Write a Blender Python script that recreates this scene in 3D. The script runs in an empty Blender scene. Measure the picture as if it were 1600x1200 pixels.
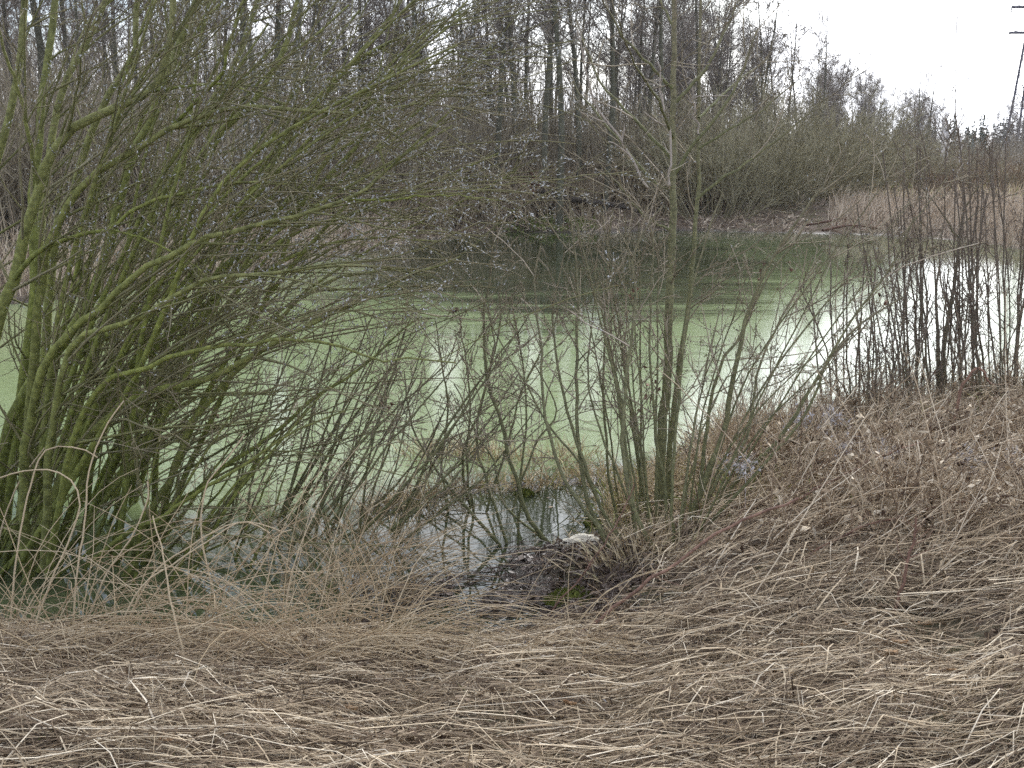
import bpy, math
import numpy as np
from math import radians

# ------------------------------------------------------------------ camera, sky, sun, exposure
sc = bpy.context.scene
COL = sc.collection
CAM = np.array([0.0, 0.0, 2.6]); PITCH = radians(12.35); FPX = 1690.0
cam_d = bpy.data.cameras.new('camera'); cam = bpy.data.objects.new('camera', cam_d); COL.objects.link(cam)
cam.location = CAM; cam.rotation_euler = (math.pi / 2 - PITCH, 0, 0)
cam_d.sensor_width = 36.0; cam_d.lens = 36.0 * FPX / 1600.0
cam_d.clip_start = 0.05; cam_d.clip_end = 4000
sc.camera = cam

SUN_EL, SUN_AZ = radians(34), radians(24)          # azimuth measured clockwise from +Y (view direction)
w = bpy.data.worlds.new('World'); sc.world = w; w.use_nodes = True
nt = w.node_tree; nt.nodes.clear()
def N(t, **k):
    n = nt.nodes.new(t)
    for a, b in k.items(): setattr(n, a, b)
    return n
out = N('ShaderNodeOutputWorld'); bg = N('ShaderNodeBackground')
sky = N('ShaderNodeTexSky'); sky.sky_type = 'NISHITA'; sky.sun_disc = False
sky.sun_elevation = SUN_EL; sky.sun_rotation = SUN_AZ; sky.air_density = 1.0; sky.dust_density = 3.0
tc = N('ShaderNodeTexCoord'); mp = N('ShaderNodeMapping'); mp.inputs['Scale'].default_value = (1, 1, 2.2)
mp.inputs['Location'].default_value = (0.7, 0.35, 0.2)
nz = N('ShaderNodeTexNoise'); nz.inputs['Scale'].default_value = 2.4; nz.inputs['Detail'].default_value = 7
nz.inputs['Roughness'].default_value = 0.58
cr = N('ShaderNodeValToRGB'); cr.color_ramp.elements[0].position = 0.38; cr.color_ramp.elements[1].position = 0.56
mx = N('ShaderNodeMixRGB')
bw = N('ShaderNodeRGBToBW'); cl = N('ShaderNodeMixRGB', blend_type='MULTIPLY'); cl.inputs['Fac'].default_value = 1; cl.inputs['Color2'].default_value = (1.02, 1.04, 1.09, 1)   # cloud: the sky's own brightness, greyed
ad = N('ShaderNodeMath', operation='MULTIPLY_ADD'); ad.inputs[1].default_value = .8; ad.inputs[2].default_value = 5.2
nt.links.new(sky.outputs['Color'], bw.inputs[0]); nt.links.new(bw.outputs[0], ad.inputs[0]); nt.links.new(ad.outputs[0], cl.inputs['Color1']); nt.links.new(cl.outputs['Color'], mx.inputs['Color2'])
nt.links.new(tc.outputs['Generated'], mp.inputs['Vector']); nt.links.new(mp.outputs['Vector'], nz.inputs['Vector'])
nt.links.new(nz.outputs['Fac'], cr.inputs['Fac']); nt.links.new(cr.outputs['Color'], mx.inputs['Fac'])
tn = N('ShaderNodeMixRGB', blend_type='MULTIPLY'); tn.inputs['Fac'].default_value = 1; tn.inputs['Color2'].default_value = (.85, 1.0, 1.2, 1)
nt.links.new(sky.outputs['Color'], tn.inputs['Color1']); nt.links.new(tn.outputs['Color'], mx.inputs['Color1']); nt.links.new(mx.outputs['Color'], bg.inputs['Color'])
bg.inputs['Strength'].default_value = 0.10
nt.links.new(bg.outputs['Background'], out.inputs['Surface'])

sun_d = bpy.data.lights.new('sun', 'SUN'); sun = bpy.data.objects.new('sun', sun_d); COL.objects.link(sun)
sun_d.energy = 1.0; sun_d.angle = radians(14); sun_d.color = (1.0, 0.96, 0.91)
sdir = np.array([math.sin(SUN_AZ) * math.cos(SUN_EL), math.cos(SUN_AZ) * math.cos(SUN_EL), math.sin(SUN_EL)])
from mathutils import Vector
sun.rotation_euler = Vector(sdir).to_track_quat('Z', 'Y').to_euler(); sun.location = (20, 20, 40)

sc.view_settings.view_transform = 'Standard'; sc.view_settings.look = 'None'
sc.view_settings.exposure = 1.2; sc.view_settings.gamma = 1.0
sc.cycles.max_bounces = 4; sc.cycles.diffuse_bounces = 2; sc.cycles.glossy_bounces = 2
sc.cycles.transparent_max_bounces = 4
sc.cycles.use_denoising = False
sc.cycles.sample_clamp_indirect = 3.0; sc.cycles.sample_clamp_direct = 5.0; sc.cycles.use_adaptive_sampling = True; sc.cycles.adaptive_threshold = 0.02

# ------------------------------------------------------------------ helpers
RNG = np.random.default_rng(7)
FW = np.array([0, math.cos(PITCH), -math.sin(PITCH)]); UP = np.array([0, math.sin(PITCH), math.cos(PITCH)])
def ray(px, py):
    return FW + (px - 800) / FPX * np.array([1., 0, 0]) - (py - 600) / FPX * UP
def at_y(px, py, Y):                    # the point of the place seen there at forward distance Y
    d = ray(px, py); return CAM + d * (Y / d[1])
def at_z(px, py, z=0.0):
    d = ray(px, py); return CAM + d * ((z - CAM[2]) / d[2])
def norm(v):
    return v / np.maximum(np.linalg.norm(v, axis=-1, keepdims=True), 1e-9)

def tag(o, label=None, cat=None, group=None, kind=None):
    if label: o['label'] = label
    if cat: o['category'] = cat
    if group: o['group'] = group
    if kind: o['kind'] = kind
    return o
def link(o, parent=None):
    COL.objects.link(o)
    if parent: o.parent = parent
    return o
def empty(name, loc=(0, 0, 0)):
    o = bpy.data.objects.new(name, None); o.location = loc; o.empty_display_size = 0.2
    return link(o)

class Geo:
    """collects quads with two per-vertex values: rnd (per strand) and t (base to tip)"""
    def __init__(s): s.v = []; s.f = []; s.r = []; s.t = []; s.n = 0
    def add(s, v, f, r, t):
        v = np.asarray(v, float).reshape(-1, 3); s.v.append(v); s.f.append(np.asarray(f).reshape(-1, 4) + s.n)
        s.r.append(np.asarray(r, float).ravel()); s.t.append(np.asarray(t, float).ravel()); s.n += len(v)
    def tubes(s, P, R, k=3, rnd=None, t0=0.0, t1=1.0):
        P = np.asarray(P, float); M, n, _ = P.shape
        if M == 0: return s
        R = np.broadcast_to(np.asarray(R, float), (M, n))
        T = norm(np.gradient(P, axis=1)); m = norm(P[:, -1] - P[:, 0] + 1e-6)
        ref = np.where(np.abs(m[:, 2:3]) > 0.75, np.array([[0.96, 0.28, 0.0]]), np.array([[0.05, 0.1, 1.0]]))[:, None, :]
        A = norm(np.cross(T, ref)); B = np.cross(T, A)
        a = np.arange(k) * 2 * math.pi / k
        V = P[:, :, None, :] + R[:, :, None, None] * (np.cos(a)[:, None] * A[:, :, None, :] + np.sin(a)[:, None] * B[:, :, None, :])
        i = np.arange(M)[:, None, None] * n * k + np.arange(n - 1)[None, :, None] * k
        j = np.arange(k)[None, None, :]; j2 = (j + 1) % k
        F = np.stack([i + j, i + j2, i + k + j2, i + k + j], -1)
        if rnd is None: rnd = RNG.random(M)
        rv = np.broadcast_to(np.asarray(rnd)[:, None, None], (M, n, k))
        tt = np.asarray(t0).reshape(-1, 1) + (np.asarray(t1) - np.asarray(t0)).reshape(-1, 1) * np.linspace(0, 1, n)[None]
        tv = np.broadcast_to(np.broadcast_to(tt, (M, n))[:, :, None], (M, n, k))
        s.add(V, F, rv, tv); return s
    def ribbons(s, P, W, rnd=None, side=None, t0=0.0, t1=1.0, rng=RNG):
        P = np.asarray(P, float); M, n, _ = P.shape
        if M == 0: return s
        W = np.broadcast_to(np.asarray(W, float), (M, n))
        T = norm(np.gradient(P, axis=1))
        q = rng.normal(size=(M, 1, 3)) if side is None else np.asarray(side, float).reshape(-1, 1, 3)
        A = norm(np.cross(T, q + 1e-4))
        V = np.stack([P - A * W[..., None], P + A * W[..., None]], 2)
        i = np.arange(M)[:, None] * n * 2 + np.arange(n - 1)[None] * 2
        F = np.stack([i, i + 1, i + 3, i + 2], -1)
        if rnd is None: rnd = rng.random(M)
        rv = np.broadcast_to(np.asarray(rnd)[:, None, None], (M, n, 2))
        tv = np.broadcast_to(np.linspace(t0, t1, n)[None, :, None], (M, n, 2))
        s.add(V, F, rv, tv); return s
    def leaves(s, C, L, Wd, rng=RNG, flat=None, rnd=None, curl=0.35):
        """small folded, curled leaves: two quads either side of the midrib"""
        C = np.asarray(C, float); M = len(C)
        if M == 0: return s
        L = np.broadcast_to(np.asarray(L, float), (M,)); Wd = np.broadcast_to(np.asarray(Wd, float), (M,))
        d = norm(rng.normal(size=(M, 3)) * (np.array([1, 1, flat]) if flat is not None else 1))
        nn = rng.normal(size=(M, 3))
        if flat is not None: nn = nn * flat + np.array([0, 0, 1.0])
        sd = norm(np.cross(d, nn)); up = np.cross(sd, d)
        c = curl * rng.uniform(0.2, 1.3, (M, 1))
        l, wd = L[:, None], Wd[:, None]
        a = C; m1 = C + d * l * 0.45 - up * l * c * 0.3; b = C + d * l * (1 - c * .3) + up * l * c * 0.3
        e1 = C + d * l * 0.42 + sd * wd + up * wd * c * 1.6; e2 = C + d * l * 0.48 - sd * wd + up * wd * c * 1.2
        h1 = C + d * l * .78 + sd * wd * .6 + up * wd * c; h2 = C + d * l * .78 - sd * wd * .6 + up * wd * c
        V = np.stack([a, e1, h1, b, h2, e2, m1], 1)
        i = np.arange(M)[:, None] * 7
        F = np.concatenate([i + np.array([[0, 6, 2, 1]]), i + np.array([[6, 3, 3, 2]]) * 0 + i * 0 + np.array([[6, 4, 3, 2]]), i + np.array([[0, 5, 4, 6]])], 0)
        if rnd is None: rnd = rng.random(M)
        s.add(V, F, np.repeat(rnd, 7), np.full(M * 7, .5)); return s
    def mesh(s, name, mat, smooth=True):
        me = bpy.data.meshes.new(name)
        if s.n == 0: return me
        v = np.concatenate(s.v); f = np.concatenate(s.f).astype(np.int32)
        me.vertices.add(len(v)); me.vertices.foreach_set('co', v.astype(np.float32).ravel())
        me.loops.add(f.size); me.loops.foreach_set('vertex_index', f.ravel())
        me.polygons.add(len(f)); me.polygons.foreach_set('loop_start', np.arange(len(f), dtype=np.int32) * 4)
        try: me.polygons.foreach_set('loop_total', np.full(len(f), 4, np.int32))
        except Exception: pass
        me.polygons.foreach_set('use_smooth', np.full(len(f), smooth))
        for nm, d in (('rnd', s.r), ('t', s.t)):
            a = me.attributes.new(nm, 'FLOAT', 'POINT'); a.data.foreach_set('value', np.concatenate(d).astype(np.float32))
        me.materials.append(mat); me.update(calc_edges=True)
        return me
    def build(s, name, mat, parent=None, smooth=True, origin=None):
        if origin is not None:
            s.v = [v - np.asarray(origin) for v in s.v]
        o = bpy.data.objects.new(name, s.mesh(name, mat, smooth))
        if origin is not None: o.location = origin
        return link(o, parent)

def grow(S, D, L, n, wob=0.15, trop=(0, 0, 0), rng=RNG):
    S = np.asarray(S, float); M = len(S); d = norm(np.asarray(D, float)); L = np.broadcast_to(np.asarray(L, float), (M,))
    P = [S]; trop = np.asarray(trop, float)
    for i in range(n - 1):
        d = norm(d + rng.normal(size=(M, 3)) * wob + trop / (n - 1))
        P.append(P[-1] + d * (L / (n - 1))[:, None])
    return np.stack(P, 1)
def sample(P, R, idx, u):
    n = P.shape[1]; x = u * (n - 1); i = np.minimum(x.astype(int), n - 2); fr = (x - i)[:, None]
    a = P[idx, i]; b = P[idx, i + 1]
    return a + (b - a) * fr, norm(b - a), R[idx, i] + (R[idx, i + 1] - R[idx, i]) * fr[:, 0]
def spawn(P, R, per, u0, u1, ang, L, n, wob=.15, trop=(0, 0, 0), rk=.6, rtip=.001, rmax=1., rng=RNG, bias=None, keep=1.0, fall=.5):
    M = len(P); R = np.broadcast_to(R, P.shape[:2]); idx = np.repeat(np.arange(M), per)
    if keep < 1: idx = idx[rng.random(len(idx)) < keep]
    u = rng.uniform(u0, u1, len(idx)); pos, tan, rad = sample(P, R, idx, u)
    pr = rng.normal(size=(len(idx), 3))
    if bias is not None: pr = pr + np.asarray(bias)
    pr = norm(pr - (pr * tan).sum(1, keepdims=True) * tan)
    a = rng.normal(ang[0], ang[1], len(idx))[:, None]
    D = tan * np.cos(a) + pr * np.sin(a)
    LL = rng.uniform(L[0], L[1], len(idx)) * (1 - fall * u)
    C = grow(pos, D, LL, n, wob, trop, rng)
    r0 = np.minimum(rad * rk, rmax); r0 = np.maximum(r0, rtip * 1.05)
    RR = r0[:, None] + (rtip - r0)[:, None] * np.linspace(0, 1, n)[None] ** .8
    return C, RR, idx, u
def smooth_path(pts, n):
    p = np.asarray(pts, float); q = np.vstack([2 * p[0] - p[1], p, 2 * p[-1] - p[-2]])
    seg = np.linalg.norm(np.diff(p, axis=0), axis=1); cum = np.concatenate([[0], np.cumsum(seg)])
    out = []
    for s in np.linspace(0, cum[-1], n):
        i = min(np.searchsorted(cum, s, 'right') - 1, len(p) - 2); u = (s - cum[i]) / max(seg[i], 1e-9)
        a, b, c, d = q[i:i + 4]
        out.append(.5 * (2 * b + (c - a) * u + (2 * a - 5 * b + 4 * c - d) * u * u + (3 * b - a - 3 * c + d) * u ** 3))
    return np.array(out)
def traced(pts, Y0, Y1, w0, w1, n=18, bow=0.0, jit=0.012, rng=RNG):
    """a stem seen along these photo points, standing at forward distance Y0 at its foot and Y1 at its tip"""
    L = np.concatenate([[0], np.cumsum(np.linalg.norm(np.diff(np.asarray(pts, float), axis=0), axis=1))]); u = L / L[-1]
    W = np.array([at_y(p[0], p[1], Y0 + (Y1 - Y0) * a + bow * math.sin(math.pi * a)) for p, a in zip(pts, u)])
    P = smooth_path(W, n); P[1:] += rng.normal(size=(n - 1, 3)) * jit
    s = np.linspace(0, 1, n); R = .5 * (w0 + (w1 - w0) * s) / FPX * (Y0 + (Y1 - Y0) * s) * 1.02
    return P, R

# ------------------------------------------------------------------ materials
def material(name, stops, attr='rnd', rough=.85, stops_t=None, tmix=.6, noise=0.0, nscale=40., bump=0.0, spec=.25, trans=0.0):
    m = bpy.data.materials.new(name); m.use_nodes = True; t = m.node_tree; b = t.nodes['Principled BSDF']
    b.inputs['Roughness'].default_value = rough; b.inputs['Specular IOR Level'].default_value = spec
    def ramp(st, src):
        a = t.nodes.new('ShaderNodeAttribute'); a.attribute_name = src
        r = t.nodes.new('ShaderNodeValToRGB'); e = r.color_ramp.elements
        while len(e) < len(st): e.new(.5)
        for k, (p, c) in enumerate(st): e[k].position = p; e[k].color = (*c, 1)
        t.links.new(a.outputs['Fac'], r.inputs['Fac']); return r.outputs['Color']
    c = ramp(stops, attr)
    if stops_t:
        c2 = ramp(stops_t, 't'); x = t.nodes.new('ShaderNodeMixRGB'); x.inputs['Fac'].default_value = tmix
        t.links.new(c, x.inputs['Color1']); t.links.new(c2, x.inputs['Color2']); c = x.outputs['Color']
    if noise or bump:
        g = t.nodes.new('ShaderNodeNewGeometry'); nzz = t.nodes.new('ShaderNodeTexNoise')
        nzz.inputs['Scale'].default_value = nscale; nzz.inputs['Detail'].default_value = 4
        t.links.new(g.outputs['Position'], nzz.inputs['Vector'])
        if noise:
            mr = t.nodes.new('ShaderNodeMapRange'); mr.inputs['From Min'].default_value = .3; mr.inputs['From Max'].default_value = .7
            mr.inputs['To Min'].default_value = 1 - noise; mr.inputs['To Max'].default_value = 1 + noise
            t.links.new(nzz.outputs['Fac'], mr.inputs['Value'])
            x = t.nodes.new('ShaderNodeMixRGB'); x.blend_type = 'MULTIPLY'; x.inputs['Fac'].default_value = 1
            t.links.new(c, x.inputs['Color1']); t.links.new(mr.outputs['Result'], x.inputs['Color2']); c = x.outputs['Color']
        if bump:
            bp = t.nodes.new('ShaderNodeBump'); bp.inputs['Strength'].default_value = bump; bp.inputs['Distance'].default_value = .01
            t.links.new(nzz.outputs['Fac'], bp.inputs['Height']); t.links.new(bp.outputs['Normal'], b.inputs['Normal'])
    t.links.new(c, b.inputs['Base Color'])
    return m
M = {}
M['willow'] = material('mossy_willow_bark', [(0, (.11, .13, .032)), (.5, (.165, .185, .045)), (1, (.16, .16, .07))],
                       stops_t=[(0, (.10, .115, .03)), (.45, (.19, .212, .055)), (1, (.185, .18, .09))], noise=.45, nscale=30, bump=.5)
M['willow_twig'] = material('willow_twig_bark', [(0, (.10, .095, .05)), (.35, (.18, .175, .08)), (.7, (.21, .175, .115)), (1, (.32, .285, .21))],
                            stops_t=[(0, (.13, .145, .045)), (.5, (.16, .15, .075)), (1, (.155, .115, .085))], tmix=.5)
M['catkin'] = material('silver_catkin', [(0, (.30, .31, .31)), (.6, (.44, .45, .46)), (1, (.60, .61, .62))], rough=.95)
M['sapling'] = material('sapling_bark', [(0, (.11, .09, .07)), (1, (.18, .15, .12))], stops_t=[(0, (.15, .155, .07)), (.35, (.15, .13, .095)), (1, (.15, .12, .10))], noise=.3)
M['alder'] = material('grey_green_bark', [(0, (.13, .13, .068)), (.5, (.17, .168, .09)), (1, (.21, .20, .125))],
                      stops_t=[(0, (.13, .14, .06)), (.6, (.18, .178, .10)), (1, (.18, .15, .11))], noise=.35, nscale=35, bump=.4)
M['alder_twig'] = material('grey_brown_twig', [(0, (.14, .12, .08)), (.5, (.24, .205, .145)), (.85, (.33, .285, .21)), (1, (.45, .39, .32))])
M['sap_twig'] = material('sapling_twig', [(0, (.12, .095, .075)), (1, (.22, .175, .14))])
M['crumb'] = material('leaf_crumb', [(0, (.08, .055, .04)), (.6, (.21, .155, .105)), (1, (.36, .28, .20))])
M['dead_branch'] = material('pale_dead_branch', [(0, (.32, .28, .24)), (1, (.42, .37, .33))], noise=.2)
M['leaf_brown'] = material('withered_leaf', [(0, (.09, .05, .035)), (.5, (.17, .10, .07)), (1, (.27, .18, .13))])
M['straw'] = material('dry_straw', [(0, (.075, .053, .038)), (.28, (.22, .163, .11)), (.58, (.42, .33, .222)), (.86, (.64, .53, .375)), (1, (.82, .73, .58))], noise=.2, nscale=14)
M['stalk'] = material('dry_stalk', [(0, (.33, .24, .15)), (.5, (.42, .33, .21)), (1, (.52, .43, .30))])
M['weed'] = material('dead_weed_stem', [(0, (.095, .06, .042)), (.3, (.245, .178, .118)), (.65, (.47, .372, .258)), (1, (.76, .67, .53))])
M['red_stem'] = material('red_brown_stem', [(0, (.15, .085, .062)), (1, (.22, .135, .10))], noise=.35, nscale=25)
M['fluff'] = material('grey_seed_fluff', [(0, (.42, .40, .40)), (1, (.62, .60, .62))], rough=1)
M['sedge'] = material('dry_sedge', [(0, (.24, .18, .11)), (.4, (.47, .385, .25)), (.82, (.66, .56, .39)), (.93, (.33, .33, .11)), (1, (.22, .28, .07))])
M['reed'] = material('dry_reed', [(0, (.26, .20, .145)), (.5, (.45, .365, .275)), (1, (.62, .53, .42))])
M['litter'] = material('wet_leaf_litter', [(0, (.045, .032, .025)), (.5, (.10, .07, .055)), (.85, (.17, .125, .10)), (1, (.28, .23, .19))], rough=.45, spec=.4)
M['green'] = material('new_grass', [(0, (.09, .11, .03)), (1, (.17, .20, .06))])
M['moss'] = material('moss', [(0, (.07, .09, .015)), (.6, (.13, .15, .03)), (1, (.18, .19, .05))])
M['forest_trunk'] = material('forest_trunk_bark', [(0, (.085, .083, .06)), (.5, (.13, .125, .092)), (1, (.19, .175, .135))], noise=.35, nscale=6)
M['forest_twig'] = material('forest_twig', [(0, (.13, .11, .095)), (.5, (.19, .165, .14)), (1, (.27, .235, .205))])
M['under'] = material('undergrowth_twig', [(0, (.155, .13, .092)), (.5, (.24, .205, .148)), (1, (.35, .305, .23))])
M['tawny'] = material('tawny_scrub', [(0, (.19, .15, .10)), (.5, (.29, .235, .165)), (1, (.40, .33, .24))])
M['scrub'] = material('brown_scrub', [(0, (.13, .09, .06)), (.5, (.21, .15, .10)), (1, (.30, .225, .16))])
M['grey_willow'] = material('grey_willow_twig', [(0, (.18, .165, .105)), (.5, (.26, .235, .15)), (1, (.34, .31, .21))])
M['log'] = material('log_bark', [(0, (.045, .036, .028)), (1, (.06, .05, .04))], noise=.4, nscale=5)
M['birch'] = material('birch_bark', [(0, (.62, .60, .60)), (1, (.74, .72, .72))], noise=.5, nscale=3)
M['conifer'] = material('conifer', [(0, (.035, .05, .025)), (1, (.07, .085, .04))])
M['steel'] = material('pylon_steel', [(0, (.04, .038, .06)), (1, (.06, .055, .085))], rough=.6)
M['stone'] = material('pale_stone', [(0, (.62, .58, .48)), (1, (.66, .62, .52))], noise=.22, nscale=7, bump=.06)
M['ochre_leaf'] = material('ochre_leaf', [(0, (.45, .30, .18)), (1, (.55, .40, .26))], noise=.25, nscale=60)

# ------------------------------------------------------------------ the terrain
shore_px = [(-900, 985), (-300, 1000), (0, 1008), (200, 1015), (440, 1012), (560, 1000), (640, 1010), (790, 1008), (850, 960),
            (815, 905), (800, 872), (900, 866), (975, 858), (985, 800), (1000, 752), (1080, 718), (1160, 690), (1250, 664), (1400, 648),
            (1600, 636), (1900, 610), (2400, 500), (2300, 430), (1900, 405), (1640, 398), (1540, 382), (1450, 372), (1330, 366), (1150, 363),
            (1040, 361), (940, 364), (800, 362), (720, 368), (620, 386), (450, 418), (300, 444), (0, 478), (-400, 485), (-900, 500), (-2200, 700)]
POND = np.array([at_z(x, y, 0.0)[:2] for x, y in shore_px])
def sdist(X, Y):
    X = np.asarray(X, float); Y = np.asarray(Y, float); d = np.full(X.shape, 1e9); ins = np.zeros(X.shape, bool)
    for i in range(len(POND)):
        a = POND[i]; b = POND[(i + 1) % len(POND)]; e = b - a
        u = np.clip(((X - a[0]) * e[0] + (Y - a[1]) * e[1]) / (e @ e), 0, 1)
        d = np.minimum(d, np.hypot(X - a[0] - u * e[0], Y - a[1] - u * e[1]))
        c = ((a[1] > Y) != (b[1] > Y)); xx = a[0] + (Y - a[1]) / (e[1] if abs(e[1]) > 1e-9 else 1e-9) * e[0]
        ins ^= c & (X < xx)
    return np.where(ins, -d, d)          # positive on land
_g = np.random.default_rng(3)
_K = [( _g.normal(size=2) * f, _g.uniform(0, 6.28), a) for f, a in ((.25, .10), (.6, .06), (1.6, .035), (3.2, .02), (6, .013), (11, .009), (19, .006)) for _ in range(4)]
def lump(X, Y, near):
    z = np.zeros_like(X)
    for k, ph, a in _K:
        z = z + a * np.sin(X * k[0] + Y * k[1] + ph) * (.55 if np.hypot(*k) < 1.2 else 1)
    return z * near
MUD = at_z(690, 935)[:2]; HUM = [at_z(x, y)[:2] for x, y in ((680, 772), (745, 768), (815, 762), (885, 752), (945, 745), (625, 790), (1150, 668), (570, 800))]
def height(X, Y):
    X = np.asarray(X, float); Y = np.asarray(Y, float); s = sdist(X, Y)
    far = 1 / (1 + np.exp(-(Y - 16) / 2.0))
    hn = (.92 - .72 / (1 + np.exp(-(Y + .9 * X - 8.6) / .8))) * (1 - np.exp(-np.maximum(s, 0) / 2.0)); hf = 1.15 * (1 - np.exp(-np.maximum(s, 0) / 4.0)) * (1 - .55 / (1 + np.exp(-(X - 9) / 3)))
    z = np.where(s > 0, hn * (1 - far) + hf * far, -np.minimum(.6, .22 * -s) - .01)
    n = lump(X, Y, 1.0)
    z = z + n * np.clip(.25 + np.abs(s) * .6, .25, 1.0) * np.where(s > 0, 1, .35) * (1 - .4 * far)
    q = np.exp(-(((X - MUD[0]) / .75) ** 2 + ((Y - MUD[1]) / .62) ** 2))
    z = z * (1 - q) + q * (n * .45 - .008)
    for h in HUM:
        q = np.exp(-(((X - h[0]) / .30) ** 2 + ((Y - h[1]) / .16) ** 2)); z = np.where(z < .03, z * (1 - q) + q * (.035 + .5 * n), z)
    return z
def ground_at(px, py, it=12):
    z = 0.4
    for _ in range(it):
        p = at_z(px, py, z); z = .5 * z + .5 * float(height(np.array([p[0]]), np.array([p[1]]))[0])
    return at_z(px, py, z)
def axis(lo, hi, dense0, dense1, step, g=1.13):
    a = list(np.arange(dense0, dense1, step)); s = step; x = dense1
    while x < hi: a.append(x); s *= g; x += s
    a.append(hi); s = step; x = dense0 - step
    while x > lo: a.insert(0, x); s *= g; x -= s
    a.insert(0, lo); return np.array(a)
gx = axis(-700, 700, -4.0, 5.0, .068, 1.10); gy = axis(-60, 900, 1.8, 11.0, .065, 1.075)
GX, GY = np.meshgrid(gx, gy); GZ = height(GX, GY)
g = Geo(); nx, ny = len(gx), len(gy); i = (np.arange(ny - 1)[:, None] * nx + np.arange(nx - 1)[None])
g.add(np.stack([GX, GY, GZ], -1), np.stack([i, i + 1, i + nx + 1, i + nx], -1), np.zeros(nx * ny), np.clip(sdist(GX, GY), -1, 1) * .5 + .5)
def ground_mat():
    m = bpy.data.materials.new('ground'); m.use_nodes = True; t = m.node_tree; b = t.nodes['Principled BSDF']
    def nn(ty, **k):
        n = t.nodes.new(ty)
        for a, v in k.items(): n.inputs[a].default_value = v
        return n
    ge = nn('ShaderNodeNewGeometry'); n1 = nn('ShaderNodeTexNoise', Scale=1.3, Detail=8, Roughness=.7); n2 = nn('ShaderNodeTexNoise', Scale=22, Detail=6, Roughness=.75)
    for n in (n1, n2): t.links.new(ge.outputs['Position'], n.inputs['Vector'])
    r1 = nn('ShaderNodeValToRGB'); e = r1.color_ramp.elements
    e[0].position = .3; e[0].color = (.055, .042, .03, 1); e[1].position = .75; e[1].color = (.27, .20, .14, 1)
    k = e.new(.52); k.color = (.15, .11, .078, 1)
    t.links.new(n2.outputs['Fac'], r1.inputs['Fac'])
    r2 = nn('ShaderNodeValToRGB'); e = r2.color_ramp.elements
    e[0].position = .52; e[0].color = (0, 0, 0, 1); e[1].position = .72; e[1].color = (1, 1, 1, 1); t.links.new(n1.outputs['Fac'], r2.inputs['Fac'])
    x = nn('ShaderNodeMixRGB', Color2=(.09, .11, .035, 1)); t.links.new(r2.outputs['Color'], x.inputs['Fac']); t.links.new(r1.outputs['Color'], x.inputs['Color1'])
    a = nn('ShaderNodeAttribute'); a.attribute_name = 't'          # wet dark mud at the waterline
    r3 = nn('ShaderNodeValToRGB'); e = r3.color_ramp.elements
    e[0].position = .52; e[0].color = (1, 1, 1, 1); e[1].position = .68; e[1].color = (0, 0, 0, 1); t.links.new(a.outputs['Fac'], r3.inputs['Fac'])
    y = nn('ShaderNodeMixRGB', Color2=(.045, .036, .026, 1)); t.links.new(r3.outputs['Color'], y.inputs['Fac']); t.links.new(x.outputs['Color'], y.inputs['Color1'])
    t.links.new(y.outputs['Color'], b.inputs['Base Color'])
    mr = nn('ShaderNodeMapRange'); mr.inputs['To Min'].default_value = .95; mr.inputs['To Max'].default_value = .35
    t.links.new(r3.outputs['Color'], mr.inputs['Value']); t.links.new(mr.outputs['Result'], b.inputs['Roughness'])
    bp = nn('ShaderNodeBump', Strength=.8, Distance=.03); t.links.new(n2.outputs['Fac'], bp.inputs['Height']); t.links.new(bp.outputs['Normal'], b.inputs['Normal'])
    return m
tag(g.build('ground', ground_mat()), kind='structure')

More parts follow.
